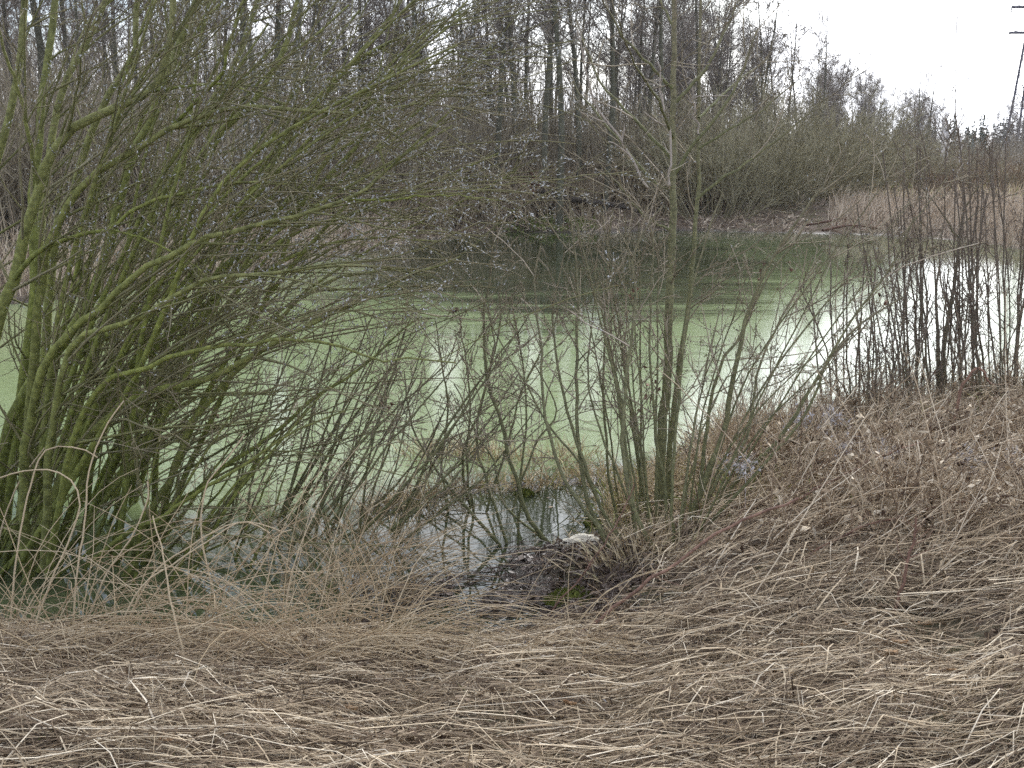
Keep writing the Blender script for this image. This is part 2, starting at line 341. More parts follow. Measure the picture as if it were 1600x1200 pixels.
# ------------------------------------------------------------------ the water with its film of duckweed
def water_mat():
    m = bpy.data.materials.new('pond_water'); m.use_nodes = True; t = m.node_tree; b = t.nodes['Principled BSDF']
    L = t.links.new
    def nn(ty, op=None, **k):
        n = t.nodes.new(ty)
        if op: n.operation = op
        for a, v in k.items(): n.inputs[a].default_value = v
        return n
    def math2(op, a, c):
        n = nn('ShaderNodeMath', op)
        for s, v in ((0, a), (1, c)):
            if isinstance(v, (int, float)): n.inputs[s].default_value = v
            else: L(v, n.inputs[s])
        return n.outputs[0]
    ge = nn('ShaderNodeNewGeometry'); sp = nn('ShaderNodeSeparateXYZ'); L(ge.outputs['Position'], sp.inputs[0]); X, Y = sp.outputs[0], sp.outputs[1]
    def noise(sx, sy, det=5, rough=.6, loc=0):
        mp = nn('ShaderNodeMapping'); mp.inputs['Scale'].default_value = (sx, sy, 1); mp.inputs['Location'].default_value = (loc, loc, 0)
        L(ge.outputs['Position'], mp.inputs[0]); n = nn('ShaderNodeTexNoise', Scale=1, Detail=det, Roughness=rough); L(mp.outputs[0], n.inputs[0]); return n.outputs['Fac']
    wob = math2('MULTIPLY', math2('SUBTRACT', noise(.28, .5, 4), .5), 9.0)
    wob2 = math2('MULTIPLY', math2('SUBTRACT', noise(.35, .35, 3, .6, 7), .5), 5.0)
    # open water lies beyond about 16 m on the far side and right of the mossy left bay; also the shallow pool by the near bank
    def smooth(v, a, c):
        n = nn('ShaderNodeMapRange'); n.interpolation_type = 'SMOOTHSTEP'; n.inputs['From Min'].default_value = a; n.inputs['From Max'].default_value = c; L(v, n.inputs['Value']); return n.outputs['Result']
    farm = smooth(math2('ADD', Y, wob), 15.2, 18.4)
    lft = smooth(math2('ADD', math2('ADD', X, math2('MULTIPLY', math2('SUBTRACT', Y, 16), .12)), wob2), -3.6, -1.8)
    opn = math2('MULTIPLY', farm, lft)
    nearm = math2('SUBTRACT', 1.0, smooth(math2('ADD', math2('ADD', Y, math2('MULTIPLY', X, -.35)), math2('MULTIPLY', wob, .22)), 7.9, 8.8))
    nearx = smooth(math2('ADD', X, math2('MULTIPLY', wob2, .15)), -1.3, -.5)
    opn = math2('MAXIMUM', opn, math2('MULTIPLY', nearm, nearx))
    streak = smooth(noise(.55, 2.6, 6, .68, 3), .50, .60)
    fine = smooth(noise(1.6, 7.0, 5, .7, 11), .56, .62)
    st = math2('MAXIMUM', math2('MULTIPLY', streak, .22), math2('MULTIPLY', fine, .45))
    farfade = smooth(Y, 31, 21)
    bx = math2('MULTIPLY', math2('ADD', math2('SUBTRACT', X, .9), math2('MULTIPLY', wob2, .45)), 1 / 4.6); by = math2('MULTIPLY', math2('ADD', math2('SUBTRACT', Y, 25.5), math2('MULTIPLY', wob, .55)), 1 / 9.0)
    rr = math2('ADD', math2('MULTIPLY', bx, bx), math2('MULTIPLY', by, by))
    v = math2('MULTIPLY', smooth(rr, 2.0, .25), .29)                       # the clear middle of the far pond
    sn = math2('ADD', math2('MULTIPLY', noise(.22, .9, 6, .66, 3), .65), math2('MULTIPLY', noise(.9, 6.5, 6, .7, 13), .35))
    sn = math2('SUBTRACT', sn, v); film = smooth(sn, .22, .44)
    film = math2('MULTIPLY', film, math2('SUBTRACT', 1.0, math2('MULTIPLY', smooth(math2('ADD', Y, wob), 18, 26), .72)))
    film = math2('MAXIMUM', film, math2('SUBTRACT', 1.0, lft))
    duck = math2('MULTIPLY', film, math2('SUBTRACT', 1.0, math2('MULTIPLY', nearm, math2('ADD', math2('MULTIPLY', nearx, .18), .82))))
    hole = smooth(noise(.9, 3.2, 6, .7, 21), .30, .40)
    duck = math2('MULTIPLY', duck, math2('ADD', math2('MULTIPLY', hole, .35), .65))
    gr = nn('ShaderNodeMixRGB', Color1=(.20, .27, .115, 1), Color2=(.285, .345, .19, 1)); L(noise(.5, 1.4, 6, .65, 31), gr.inputs['Fac'])
    gr2 = nn('ShaderNodeMixRGB', Color2=(.17, .215, .095, 1)); L(smooth(noise(6, 15, 8, .85, 5), .40, .62), gr2.inputs['Fac']); L(gr.outputs[0], gr2.inputs['Color1'])
    gr3 = nn('ShaderNodeMixRGB', Color2=(.12, .15, .06, 1)); L(math2('MULTIPLY', smooth(noise(45, 70, 3, .8, 9), .52, .66), .7), gr3.inputs['Fac']); L(gr2.outputs[0], gr3.inputs['Color1']); gr2 = gr3
    mx = nn('ShaderNodeMixRGB', Color1=(.035, .042, .022, 1)); L(duck, mx.inputs['Fac']); L(gr2.outputs[0], mx.inputs['Color2'])
    L(mx.outputs[0], b.inputs['Base Color'])
    ro = nn('ShaderNodeMapRange'); ro.inputs['To Min'].default_value = .015; ro.inputs['To Max'].default_value = .11; L(duck, ro.inputs['Value']); L(ro.outputs['Result'], b.inputs['Roughness'])
    b.inputs['IOR'].default_value = 1.34; b.inputs['Specular IOR Level'].default_value = .5
    bp = nn('ShaderNodeBump', Strength=.06, Distance=.01); L(noise(2.2, 6, 3, .5, 2), bp.inputs['Height']); L(bp.outputs[0], b.inputs['Normal'])
    return m
WM = water_mat()
g = Geo(); g.add([(-60, 3.5, 0), (60, 3.5, 0), (60, 40, 0), (-60, 40, 0)], [[0, 1, 2, 3]], np.zeros(4), np.zeros(4))
tag(g.build('pond_water', WM), kind='structure')

# ------------------------------------------------------------------ far trees
F = np.random.default_rng(21)
def alder_variant(seed, H, r0, low, nb, lean=.02, spread=1.0):
    r = np.random.default_rng(seed)
    n = 14; P = grow(np.zeros((1, 3)), [[r.normal(0, lean), r.normal(0, lean), 1]], [H], n, .025, (0, 0, .05), r)
    R = (r0 * (1 - np.linspace(0, 1, n) ** 1.1 * .9))[None]
    tr = Geo().tubes(P, R, 7, r.random(1))
    B, BR, _, u = spawn(P, R, nb, low, .98, (1.0, .2), (2.6 * spread, 5.0 * spread), 6, .10, (0, 0, .55), .35, .012, .05, r, fall=.65)
    T, TR, _, _ = spawn(B, BR, 8, .15, 1, (.75, .25), (.6 * spread, 1.7 * spread), 5, .16, (0, 0, .25), .6, .006, .016, r)
    U, UR, _, _ = spawn(T, TR, 5, .2, 1, (.7, .3), (.25, .7), 3, .2, (0, 0, .1), .7, .005, .008, r)
    cr = Geo().tubes(B, BR, 4, r.random(len(B))).tubes(T, TR, 3, r.random(len(T))).ribbons(U, UR * 1.15, r.random(len(U)), rng=r)
    return tr.mesh('trunk', M['forest_trunk']), cr.mesh('crown', M['forest_twig'])
VAR = [alder_variant(100 + k, H, r0, low, nb, spread=sp) for k, (H, r0, low, nb, sp) in enumerate(
    [(11.5, .115, .38, 26, .7), (12, .125, .42, 24, .7), (10.8, .095, .34, 28, .65), (11.2, .10, .46, 22, .7), (11.6, .11, .34, 28, .65), (10.2, .08, .3, 26, .6)])]
YOUNG = [alder_variant(200 + k, H, r0, .18, 44, .04, .62) for k, (H, r0) in enumerate([(11, .085), (10, .075), (12, .10)])]
def tree(name, var, loc, s, rz, label, cat='tree', group=None, tilt=0):
    e = empty(name, loc); e.rotation_euler = (0, tilt, rz); e.scale = (s, s, s); tag(e, label, cat, group)
    for nm, me in zip(('trunk', 'crown'), var): link(bpy.data.objects.new(nm, me), e)
    return e
def hz(x, y): return float(height(np.array([x]), np.array([y]))[0])
# front trunks one can pick out against the sky, by where they stand
front = [(848, 36, 1.0, 'bare alder trunk above the root end of the fallen log'), (876, 34.5, 1.05, 'thick dark alder trunk just right of the fallen log root end'),
         (903, 37, 1.1, 'tall straight alder trunk standing behind the middle of the fallen log'), (946, 36, 1.0, 'dark alder of a close pair behind the fallen log, left one'),
         (962, 38.5, .95, 'dark alder of a close pair behind the fallen log, right one'), (1002, 44, .9, 'thin leaning alder left of the middle willow trunk top'),
         (1040, 40, 1.0, 'thick alder trunk directly behind the top of the middle willow'), (1092, 47, .9, 'alder just right of the middle willow trunk top'),
         (1116, 52, .8, 'slender alder half way between middle willow top and open sky'), (1180, 50, .85, 'forked looking alder at the right end of the tall wood'),
         (1192, 51, .8, 'thin alder touching the forked looking one at the wood end'), (1284, 52, .82, 'lone tall alder standing against white sky right of the wood'),
         (808, 38, 1.0, 'alder trunk at the right edge of the catkin twigs'), (776, 36, .95, 'slim alder trunk seen through the outermost catkin twigs'),
         (724, 37, 1.05, 'broad alder trunk behind the upper catkin twigs'), (668, 38, 1.1, 'broad dark alder trunk left of the outer catkin twigs')]
for k, (px, Y, s, lab) in enumerate(front):
    p = at_y(px, 250, Y); tree('alder_tree', VAR[k % 6], (p[0], Y, hz(p[0], Y) - .05), s * F.uniform(.97, 1.05), F.uniform(0, 6.3), lab, group='alders along the far bank', tilt=F.normal(0, .012))
n_ = 0
for px in list(np.linspace(-120, 640, 30)) + list(np.linspace(600, 1000, 10)):
    Y = F.uniform(27, 40) if px < 500 else F.uniform(40, 50); px += F.normal(0, 10)
    p = at_y(px, 250, Y); 
    if sdist(np.array([p[0]]), np.array([Y]))[0] < 1.5: Y += 8; p = at_y(px, 250, Y)
    tree('alder_tree', VAR[F.integers(6)], (p[0], Y, hz(p[0], Y) - .05), F.uniform(.85, 1.1), F.uniform(0, 6.3), 'bare alder trunk of the wood seen through the left willow', group='alders behind the left willow', tilt=F.normal(0, .02))
for k in range(150):
    Y = F.uniform(44, 88); px = F.uniform(-150, 1150 - (Y - 44) * 1.0); p = at_y(px, 250, Y)
    tree('alder_tree', VAR[F.integers(6)], (p[0], Y, hz(p[0], Y) - .05), F.uniform(.75, 1.05), F.uniform(0, 6.3), 'bare tree deep in the wood behind the pond', group='trees deep in the wood', tilt=F.normal(0, .02))
for k in range(34):
    Y = F.uniform(52, 74); px = F.uniform(1020, 1310); p = at_y(px, 250, Y); top = np.interp(px, [1020, 1150, 1240, 1310], [12.5, 11, 9.5, 6.5]) * Y / 62
    tree('young_alder', YOUNG[F.integers(3)], (p[0], Y, hz(p[0], Y) - .05), top / 11 * F.uniform(.8, 1.0), F.uniform(0, 6.3), 'low bushy alder at the right end of the wood', group='low alders at the wood end')
for k in range(46):
    px = F.uniform(1270, 1480); Y = F.uniform(95, 150); p = at_y(px, 250, Y); top = np.interp(px, [1270, 1400, 1480], [125, 100, 58]) / FPX * Y + 2.2
    tree('distant_tree', YOUNG[F.integers(3)], (p[0], Y, .4), top / 11 * F.uniform(.82, 1.05), F.uniform(0, 6.3), 'bare tree of the distant wood beyond the reed bed', group='distant trees beyond the reeds')
for k, (px, Y, h, lab) in enumerate([(1432, 92, 9.6, 'taller left tree of a bare pair beyond the reed bed'), (1446, 95, 9.0, 'thinner right tree of a bare pair beyond the reed bed'),
                                     (1352, 100, 8.9, 'round topped bare tree on the distant skyline')]):
    p = at_y(px, 250, Y); tree('distant_tree', VAR[k], (p[0], Y, .4), h / 11, 1.0 * k, lab, group='distant trees beyond the reeds')
for k in range(20):
    px = F.uniform(1545, 1680); Y = F.uniform(120, 160); p = at_y(px, 250, Y); top = np.interp(px, [1545, 1580, 1680], [58, 80, 86]) / FPX * Y + 2.2
    tree('distant_tree', YOUNG[F.integers(3)], (p[0], Y, .4), top / 11 * F.uniform(.85, 1.05), F.uniform(0, 6.3), 'bare tree of the small wood around the pylon foot', group='trees at the pylon foot')

# distant conifer row: one far mass on the skyline
g = Geo(); r = np.random.default_rng(5)
for k in range(150):
    px = r.uniform(1280, 1900); Y = r.uniform(230, 300); p = at_y(px, 230, Y); H = r.uniform(5, 10.5)
    S = np.array([[p[0], Y, .3]]); P = grow(S, [[0, 0, 1]], [H], 5, .01, rng=r); R = np.linspace(.12, .02, 5)[None]
    g.tubes(P, R, 4)
    B, BR, _, u = spawn(P, R, 60, .12, .98, (1.75, .12), (1.6, 2.2), 3, .08, (0, 0, -.2), 1, .10, .3, r, fall=.88)
    g.ribbons(B, np.array([[.20, .16, .03]]), rng=r)
tag(g.build('distant_conifers', M['conifer']), 'dark spiky conifers low on the far skyline', 'conifers', kind='stuff')

# ------------------------------------------------------------------ undergrowth and bushes of the far bank
def bush_variant(seed, H, rad, ns, mat, nb=7, fan=.35, curve=.1):
    r = np.random.default_rng(seed); a = r.uniform(0, 6.28, ns); q = np.sqrt(r.random(ns)) * rad
    S = np.stack([q * np.cos(a), q * np.sin(a), np.zeros(ns)], 1)
    D = np.stack([np.cos(a) * fan * q / rad * 1.6, np.sin(a) * fan * q / rad * 1.6, np.ones(ns)], 1) + r.normal(size=(ns, 3)) * .10
    P = grow(S, D, H * r.uniform(.45, 1, ns), 6, curve, (0, 0, .1), r); R = np.linspace(.016, .006, 6)[None] * r.uniform(.7, 1.5, (ns, 1))
    B, BR, _, _ = spawn(P, R, nb, .2, 1, (.6, .2), (.5, 1.4), 4, .15, (0, 0, .3), .7, .005, .02, r)
    T, TR, _, _ = spawn(B, BR, 3, .2, 1, (.6, .2), (.2, .55), 3, .15, (0, 0, .1), .7, .0045, .02, r)
    g = Geo().tubes(P, R, 3, r.random(ns)).ribbons(B, BR * 1.15, r.random(len(B)), rng=r).ribbons(T, TR * 1.15, r.random(len(T)), rng=r)
    return g.mesh('grey_willow_bush', mat)
GW = [bush_variant(320 + k, H, 1.6, 110, M['grey_willow'], 9, .75, .14) for k, H in enumerate([4.6, 4.0, 3.6])]
def bush(name, me, loc, s, rz, label, group, cat='shrub'):
    o = bpy.data.objects.new(name, me); o.location = loc; o.scale = (s * F.uniform(.9, 1.2), s * F.uniform(.9, 1.2), s); o.rotation_euler = (0, 0, rz); link(o); tag(o, label, cat, group); return o
def thicket(name, lab, px0, px1, yfun, n, H, seed, mat, nb=5, clump=9, rad=1.0, rb=1.0):
    """bare shoots too many and too tangled to count: one mass"""
    r = np.random.default_rng(seed); nc = n // clump; px = r.uniform(px0, px1, nc); Y = yfun(px, r); X = (px - 800) / FPX * Y
    hc = r.uniform(.45, 1.0, nc) ** .8; X = np.repeat(X, clump) + r.normal(0, .45 * rad, nc * clump); Y = np.repeat(Y, clump) + r.normal(0, .45 * rad, nc * clump); hc = np.repeat(hc, clump) * r.uniform(.5, 1, nc * clump)
    k = sdist(X, Y) > .1; X, Y, hc = X[k], Y[k], hc[k]; m = len(X)
    S = np.stack([X, Y, height(X, Y) - .05], 1); D = np.stack([r.normal(0, .22, m), r.normal(0, .22, m), np.ones(m)], 1)
    P = grow(S, D, H * hc, 5, .09, (0, 0, .05), r); R = np.linspace(.013, .005, 5)[None] * r.uniform(.6, 1.6, (m, 1)) * rb
    B, BR, _, _ = spawn(P, R, nb, .15, 1, (.65, .25), (.4, 1.3), 4, .16, (0, 0, .25), .7, .0045 * rb, .012 * rb, r)
    g = Geo().ribbons(P, R * 1.1, r.random(m), rng=r).ribbons(B, BR * 1.15, r.random(len(B)), rng=r)
    tag(g.build(name, mat), lab, 'thicket', kind='stuff')
def bank(px): return np.interp(px, [-160, 0, 300, 620, 800, 1120, 1340], [19.5, 20.5, 23.5, 30.5, 34, 37, 42])
thicket('undergrowth_thicket', 'grey brown bare thicket behind the left willow', -160, 650, lambda p, r: bank(p) + 1 + r.exponential(6.5, len(p)), 5000, 4.2, 301, M['under'])
thicket('undergrowth_thicket', 'grey brown bare thicket above the fallen log', 600, 1120, lambda p, r: bank(p) + 2.4 + r.exponential(6.0, len(p)), 4200, 4.6, 302, M['under'])
thicket('undergrowth_thicket', 'tall grey thicket deep between the trunks of the wood', -170, 1080, lambda p, r: r.uniform(50, 90, len(p)), 3000, 9.0, 305, M['under'], rb=1.5, rad=1.8, nb=6)
thicket('undergrowth_thicket', 'tall brown thicket filling the wood behind the left willow', -170, 800, lambda p, r: r.uniform(40, 80, len(p)), 3000, 9.5, 306, M['under'], rb=1.4, rad=1.8, nb=6)
thicket('low_thicket', 'low reddish brown scrub behind the reeds at the right edge', 1440, 1760, lambda p, r: r.uniform(44, 66, len(p)), 1500, 1.9, 307, M['scrub'], rb=1.2, rad=1.2)
thicket('bank_thicket', 'low tawny scrub along the foot of the far bank', 560, 1150, lambda p, r: bank(p) + .7 + r.exponential(1.6, len(p)), 1800, 1.9, 308, M['tawny'], rad=.8)
thicket('undergrowth_thicket', 'bare thicket filling the right end of the wood', 900, 1330, lambda p, r: r.uniform(50, 72, len(p)), 2200, 5.0, 303, M['under'], rb=1.3)
thicket('distant_thicket', 'low brown thicket before the distant wood', 1270, 1720, lambda p, r: r.uniform(84, 130, len(p)), 1900, 4.2, 304, M['under'], rb=2.0, rad=1.6)
for k, (px, Y, s, lab) in enumerate([(1115, 36.5, 1.0, 'rounded grey willow bush on far bank behind middle willow'), (1170, 38.5, 1.15, 'tall grey willow bush left of the large domed one'), (1235, 40, 1.2, 'large domed grey green willow bush on the far bank'),
                                     (1290, 42, 1.05, 'grey green willow bush sloping down toward the reed bed'), (1345, 46, .95, 'lower grey willow bush behind the left end of reeds'), (1390, 49, .95, 'small willow bush at the edge of the pale meadow'),
                                     (1205, 45, 1.25, 'grey willow bush behind the large domed one'), (1060, 39, 1.0, 'grey willow bush at the right tip of the fallen log'),
                                     (1560, 47, .62, 'reddish brown low willow bush at the right frame edge'), (1500, 52, .55, 'low willow bush in front of the white birch')]):
    p = at_y(px, 250, Y); bush('grey_willow_bush', GW[k % 3], (p[0], Y, hz(p[0], Y) - .05), s * .95, F.uniform(0, 6.3), lab, 'willow bushes on the far bank')

# birches beyond the reeds
def birch(px, Y, w, top, lab, lean):
    b = at_y(px, 250, Y); H = top; e = empty('birch_tree', (b[0], Y, .35)); tag(e, lab, 'tree', 'birches beyond the reeds')
    r = np.random.default_rng(int(px)); P = grow(np.zeros((1, 3)), [[lean, 0, 1]], [H], 8, .02, rng=r); r0 = w / FPX * Y / 2
    Geo().tubes(P, np.linspace(r0, r0 * .75, 8)[None], 8).build('trunk', M['birch'], e)
    B, BR, _, _ = spawn(P, np.full((1, 8), r0), 16, .5, 1, (.6, .2), (1, 2.6), 5, .1, (0, 0, -.2), .2, .01, .05, r); T, TR, _, _ = spawn(B, BR, 6, .2, 1, (.6, .2), (.4, 1), 3, .1, (0, 0, -.4), .6, .006, .02, r)
    Geo().tubes(B, BR, 3).tubes(T, TR, 3).build('crown', M['forest_twig'], e)
birch(1476, 70, 13, 3.9, 'thick white birch trunk with broken top beyond reeds', -.04)
birch(1500, 74, 4.5, 3.0, 'thinner leaning white birch right of the thick one', -.03)

# ------------------------------------------------------------------ pylons
def pylon(px, Y, H, arms, lab, q=1.0):
    b = at_y(px, 230, Y); e = empty('power_pylon', (b[0], Y, .4)); tag(e, lab, 'pylon', 'pylons of the power line')
    hw = lambda z: 2.3 * (1 - z / H) ** 1.15 + .32
    lv = np.linspace(0, H, 13)
    def bar(name, segs, r):
        Geo().tubes(np.array(segs, float), r, 4).build(name, M['steel'], e, False)
    for sx in (-1, 1):
        for sy in (-1, 1):
            Geo().tubes(np.array([[(sx * hw(z), sy * hw(z), z) for z in lv]]), .27 * q, 4).build('leg', M['steel'], e, False)
    seg = []
    for a, c in zip(lv[:-1], lv[1:]):
        for sy in (-1, 1):
            seg += [[(-hw(a), sy * hw(a), a), (hw(c), sy * hw(c), c)], [(hw(a), sy * hw(a), a), (-hw(c), sy * hw(c), c)], [(sy * hw(a), -hw(a), a), (sy * hw(c), hw(c), c)], [(-hw(c), sy * hw(c), c), (hw(c), sy * hw(c), c)]]
    o = Geo().tubes(np.array(seg, float), .075 * q, 3).build('bracing', M['steel'], e, False)
    for z, l in arms:
        ar = Geo().tubes(np.array([[(-l, 0, z), (l, 0, z)]], float), .25 * q, 4).tubes(np.array([[(-l, 0, z), (-hw(z), 0, z + .9)], [(l, 0, z), (hw(z), 0, z + .9)]], float), .07, 3).build('crossarm', M['steel'], e, False)
        for s in (-1, 1):
            zz = np.linspace(z, z - .9, 7)[None, :, None] * np.array([0, 0, 1]) + np.array([s * l, 0, 0])
            Geo().tubes(zz, np.array([[.05, .14, .07, .14, .07, .14, .05]]), 6).build('insulator', M['steel'], ar, False)
pylon(1600, 200, 36, [(at_y(1600, 51, 200)[2] - .4, 4.6), (at_y(1600, 11, 200)[2] - .4, 4.6), (at_y(1600, -24, 200)[2] - .4, 3.6)], 'tall steel lattice pylon at the right edge of sky')
pylon(1503, 520, 34, [(24, 5.0), (29.5, 4.4)], 'tiny far pylon above the white birch', .45)

# ------------------------------------------------------------------ far bank: log, reeds, meadow, small pool
lg = empty('fallen_log', tuple(at_y(850, 312, 35.2))); tag(lg, 'dark fallen log lying along the far bank', 'log')
o0 = np.array(lg.location)
P = np.array([at_y(*q) for q in ((843, 296, 35.4), (862, 303, 35.3), (890, 310, 35.2), (930, 316, 35.1), (970, 322, 35.0), (1008, 333, 34.9))]) - o0
Geo().tubes(smooth_path(P, 14)[None], (np.linspace(.13, .06, 14) * (1 + .15 * np.sin(np.arange(14) * 2.1)))[None], 9).build('trunk', M['log'], lg)
r = np.random.default_rng(9); RT = grow(np.repeat(P[:1], 9, 0), np.stack([r.normal(-.8, .4, 9), r.normal(0, .4, 9), r.normal(.2, .8, 9)], 1), r.uniform(.35, .9, 9), 5, .2, rng=r)
Geo().tubes(RT, np.linspace(.09, .02, 5)[None], 5).build('root', M['leaf_brown'], lg)
BR_ = grow(P[2:5], [[.2, 0, 1], [-.2, -.2, .8], [.5, 0, .7]], [.7, .5, .9], 5, .15, rng=r); 
for q_ in BR_: Geo().tubes(q_[None], np.linspace(.035, .01, 5)[None], 5).build('branch', M['log'], lg)
for k, (q0, q1, lab) in enumerate([((1255, 352, 33), (1385, 345, 35.5), 'long dark branch lying on the far waterline under the reeds'), ((1285, 360, 32.2), (1372, 357, 33), 'shorter dark branch lying lowest on the far waterline')]):
    a, b = at_y(*q0), at_y(*q1); P = smooth_path([a, .5 * (a + b) + [0, 0, .12], b], 9)
    B, BR, _, _ = spawn(P[None], np.full((1, 9), .04), 12, .1, .95, (.6, .3), (.3, .9), 4, .15, (0, 0, .2), .5, .01, .05, r)
    Geo().tubes(P[None], np.linspace(.045, .02, 9)[None], 6).tubes(B, BR, 4).build('fallen_branch', M['leaf_brown'], origin=a); tag(COL.objects[-1], lab, 'branch')

def blades(g, X, Y, H, W, lean, rng, n=4, bend=.4, sideface=True, z0=0):
    m = len(X); S = np.stack([X, Y, height(X, Y) - .02 + z0], 1); D = np.stack([rng.normal(lean[0], lean[1], m), rng.normal(0, lean[1], m), np.ones(m)], 1)
    P = grow(S, D, H, n, bend * .25, (0, 0, -bend), rng)
    return g.ribbons(P, W * np.linspace(1, .25, n)[None], side=np.stack([rng.normal(0, .5, m), np.ones(m), rng.normal(0, .3, m)], 1) if sideface else None, rng=rng)
r = np.random.default_rng(31); g = Geo()
m = 12000; px = r.uniform(1290, 1720, m); Y = r.uniform(24, 40, m); X = (px - 800) / FPX * Y * 1.0
k = sdist(X, Y) > .15 - .25 * r.random(m); X, Y = X[k], Y[k]
dens = np.sin(X * 1.3) + np.sin(Y * 1.7 + X * .6) + r.normal(0, .8, len(X)); k = dens > -1.1; X, Y = X[k], Y[k]
blades(g, X, Y, r.uniform(.35, 1.0, len(X)), .012, (.3, .3), r, 4, .5)
tag(g.build('dry_reeds', M['reed']), 'pale dry reed bed along the far right shore', 'reeds', kind='stuff')
g = Geo(); m = 9000; px = r.uniform(1280, 1760, m); Y = r.uniform(40, 100, m); X = (px - 800) / FPX * Y
blades(g, X, Y, r.uniform(.3, .9, m), .03, (.1, .3), r, 3, .5)
tag(g.build('dry_meadow', M['sedge']), 'tawny dry meadow grass behind the reed bed', 'grass', kind='stuff')
g = Geo(); m = 9000; px = r.uniform(-100, 1300, m); Y = r.uniform(19, 40, m); X = (px - 800) / FPX * Y; s = sdist(X, Y); k = (s > .05) & (s < 3.2); X, Y = X[k], Y[k]
blades(g, X, Y, r.uniform(.12, .5, len(X)), .016, (.1, .6), r, 3, .9)
C = np.stack([X, Y, height(X, Y) + .03], 1); g.leaves(C, .14, .05, r, .4)
px = r.uniform(-160, 640, 9000); Y = r.uniform(17, 32, 9000); X = (px - 800) / FPX * Y; s = sdist(X, Y); k = (s > .0) & (s < 2.2); X, Y = X[k], Y[k]
blades(g, X, Y, r.uniform(.4, 1.2, len(X)), .012, (.1, .25), r, 4, .5)
tag(g.build('bank_litter', M['reed']), 'pinkish dead leaves and grass on the far bank', 'leaf litter', kind='stuff')
pc = at_z(1432, 297, .62); g = Geo(); a = np.linspace(0, 2 * math.pi, 25)[:-1]
ring = np.stack([pc[0] + 2.3 * np.cos(a) * (1 + .2 * np.sin(3 * a)), pc[1] + 5 * np.sin(a), np.full(24, .80)], 1)
g.add(np.vstack([ring, [[pc[0], pc[1], .80]]]), [[24, i, (i + 1) % 24, (i + 2) % 24] for i in range(0, 24, 2)], np.zeros(25), np.zeros(25))
tag(g.build('puddle_water', WM), kind='structure')

# ------------------------------------------------------------------ the left willow
def shrub(name, lab, cat, stems, cfg, seed, bark, twig, group=None, catk=0.0, root=None):
    r = np.random.default_rng(seed); b0 = np.mean([s[0][0] for s in stems], 0) if root is None else np.asarray(root)
    b0 = np.array([b0[0], b0[1], hz(b0[0], b0[1])]); e = empty(name, tuple(b0)); tag(e, lab, cat, group)
    for P, R in stems:
        P = P - b0; n = P.shape[0]; L = np.linalg.norm(np.diff(P, axis=0), axis=1).sum()
        st = Geo().tubes(P[None], R[None], 9 if R[0] > .02 else 6, r.random(1), 0, 1).build('stem', bark, e)
        nb = max(3, int(cfg['per_m'] * L)); rb = cfg.get('rb', .55)
        B, BR, _, u = spawn(P[None], R[None], nb, cfg.get('u0', .18), 1.0, (cfg.get('ang', .7), .25), cfg['L1'], 8, cfg.get('wob', .10), cfg.get('trop', (0, 0, 0)), rb, .0022 * cfg.get('tw', 1.), cfg.get('rmax', .012), r, bias=cfg.get('bias'), fall=.45)
        T, TR, _, _ = spawn(B, BR, cfg.get('n2', 6), .12, 1, (.7, .25), cfg['L2'], 4, .13, cfg.get('trop2', (0, 0, .1)), .7, .0016 * cfg.get('tw', 1.), .005, r)
        U, UR, _, _ = spawn(T, TR, cfg.get('n3', 3), .15, 1, (.7, .25), cfg['L3'], 4, .14, (0, 0, .1), .8, .0013 * cfg.get('tw', 1.), .003, r)
        tw = Geo().tubes(B, BR, 4, r.random(len(B)), 0, .6).tubes(T, TR, 3, r.random(len(T)), .4, .9).ribbons(U, UR * 1.15, r.random(len(U)), t0=.7, t1=1, rng=r)
        if cfg.get('buds'):
            idx = np.repeat(np.arange(len(U)), 2); pos, tan, _ = sample(U, UR, idx, r.uniform(.3, 1, len(idx)))
            Q = grow(pos, tan + r.normal(size=pos.shape) * .6, r.uniform(.008, .016, len(pos)), 3, .05, rng=r); tw.tubes(Q, np.array([[.0015, .0032, .0008]]), 3, r.random(len(Q)) * .3)
        tag(tw.build('twigs', twig, st), kind='stuff')
        if catk:
            A = np.concatenate([T.reshape(-1, 3)[:0], ]); pts, tans = [], []
            for X, XR, per in ((U, UR, 4), (T, TR, 4)):
                idx = np.repeat(np.arange(len(X)), per); pos, tan, _ = sample(X, XR, idx, r.uniform(.15, 1, len(idx))); pts.append(pos); tans.append(tan)
            pos = np.vstack(pts); tan = np.vstack(tans); zw = pos[:, 2] + b0[2]
            k = r.random(len(pos)) < catk * np.clip((zw - cfg.get('cz0', 1.3)) / .9, 0, 1) * np.clip(.35 + (pos[:, 0] + b0[0] + 3.0) * .33, .3, 1)
            pos, tan = pos[k], tan[k]
            if len(pos):
                D = norm(tan + r.normal(size=pos.shape) * .35 + [0, 0, .25]); Lc = r.uniform(.010, .018, len(pos))
                Q = pos[:, None, :] + D[:, None, :] * (np.array([0, .3, .7, 1.0])[None, :, None] * Lc[:, None, None])
                tag(Geo().tubes(Q, np.array([[.001, .0030, .0028, .0008]]) * r.uniform(.8, 1.25, (len(pos), 1)), 3, r.random(len(pos))).build('catkins', M['catkin'], st), kind='stuff')
    return e
W = []
def S(pts, Y0, Y1, w0, w1, lst=None, n=20, bow=0.): (W if lst is None else lst).append(traced(pts, Y0, Y1, w0 * .75, w1 * .95, n, bow, jit=.004))
S([(-25, 905), (-30, 760), (-25, 600), (0, 495), (25, 420), (37, 375), (60, 300), (62, 282), (75, 250), (105, 208), (128, 193), (170, 172), (205, 157), (240, 143), (258, 100), (268, 55), (268, 0), (276, -70)], 6.2, 6.4, 34, 9, n=30)
S([(60, 290), (50, 237), (35, 160), (15, 105), (0, 55), (-15, -10)], 6.3, 5.9, 9, 4)
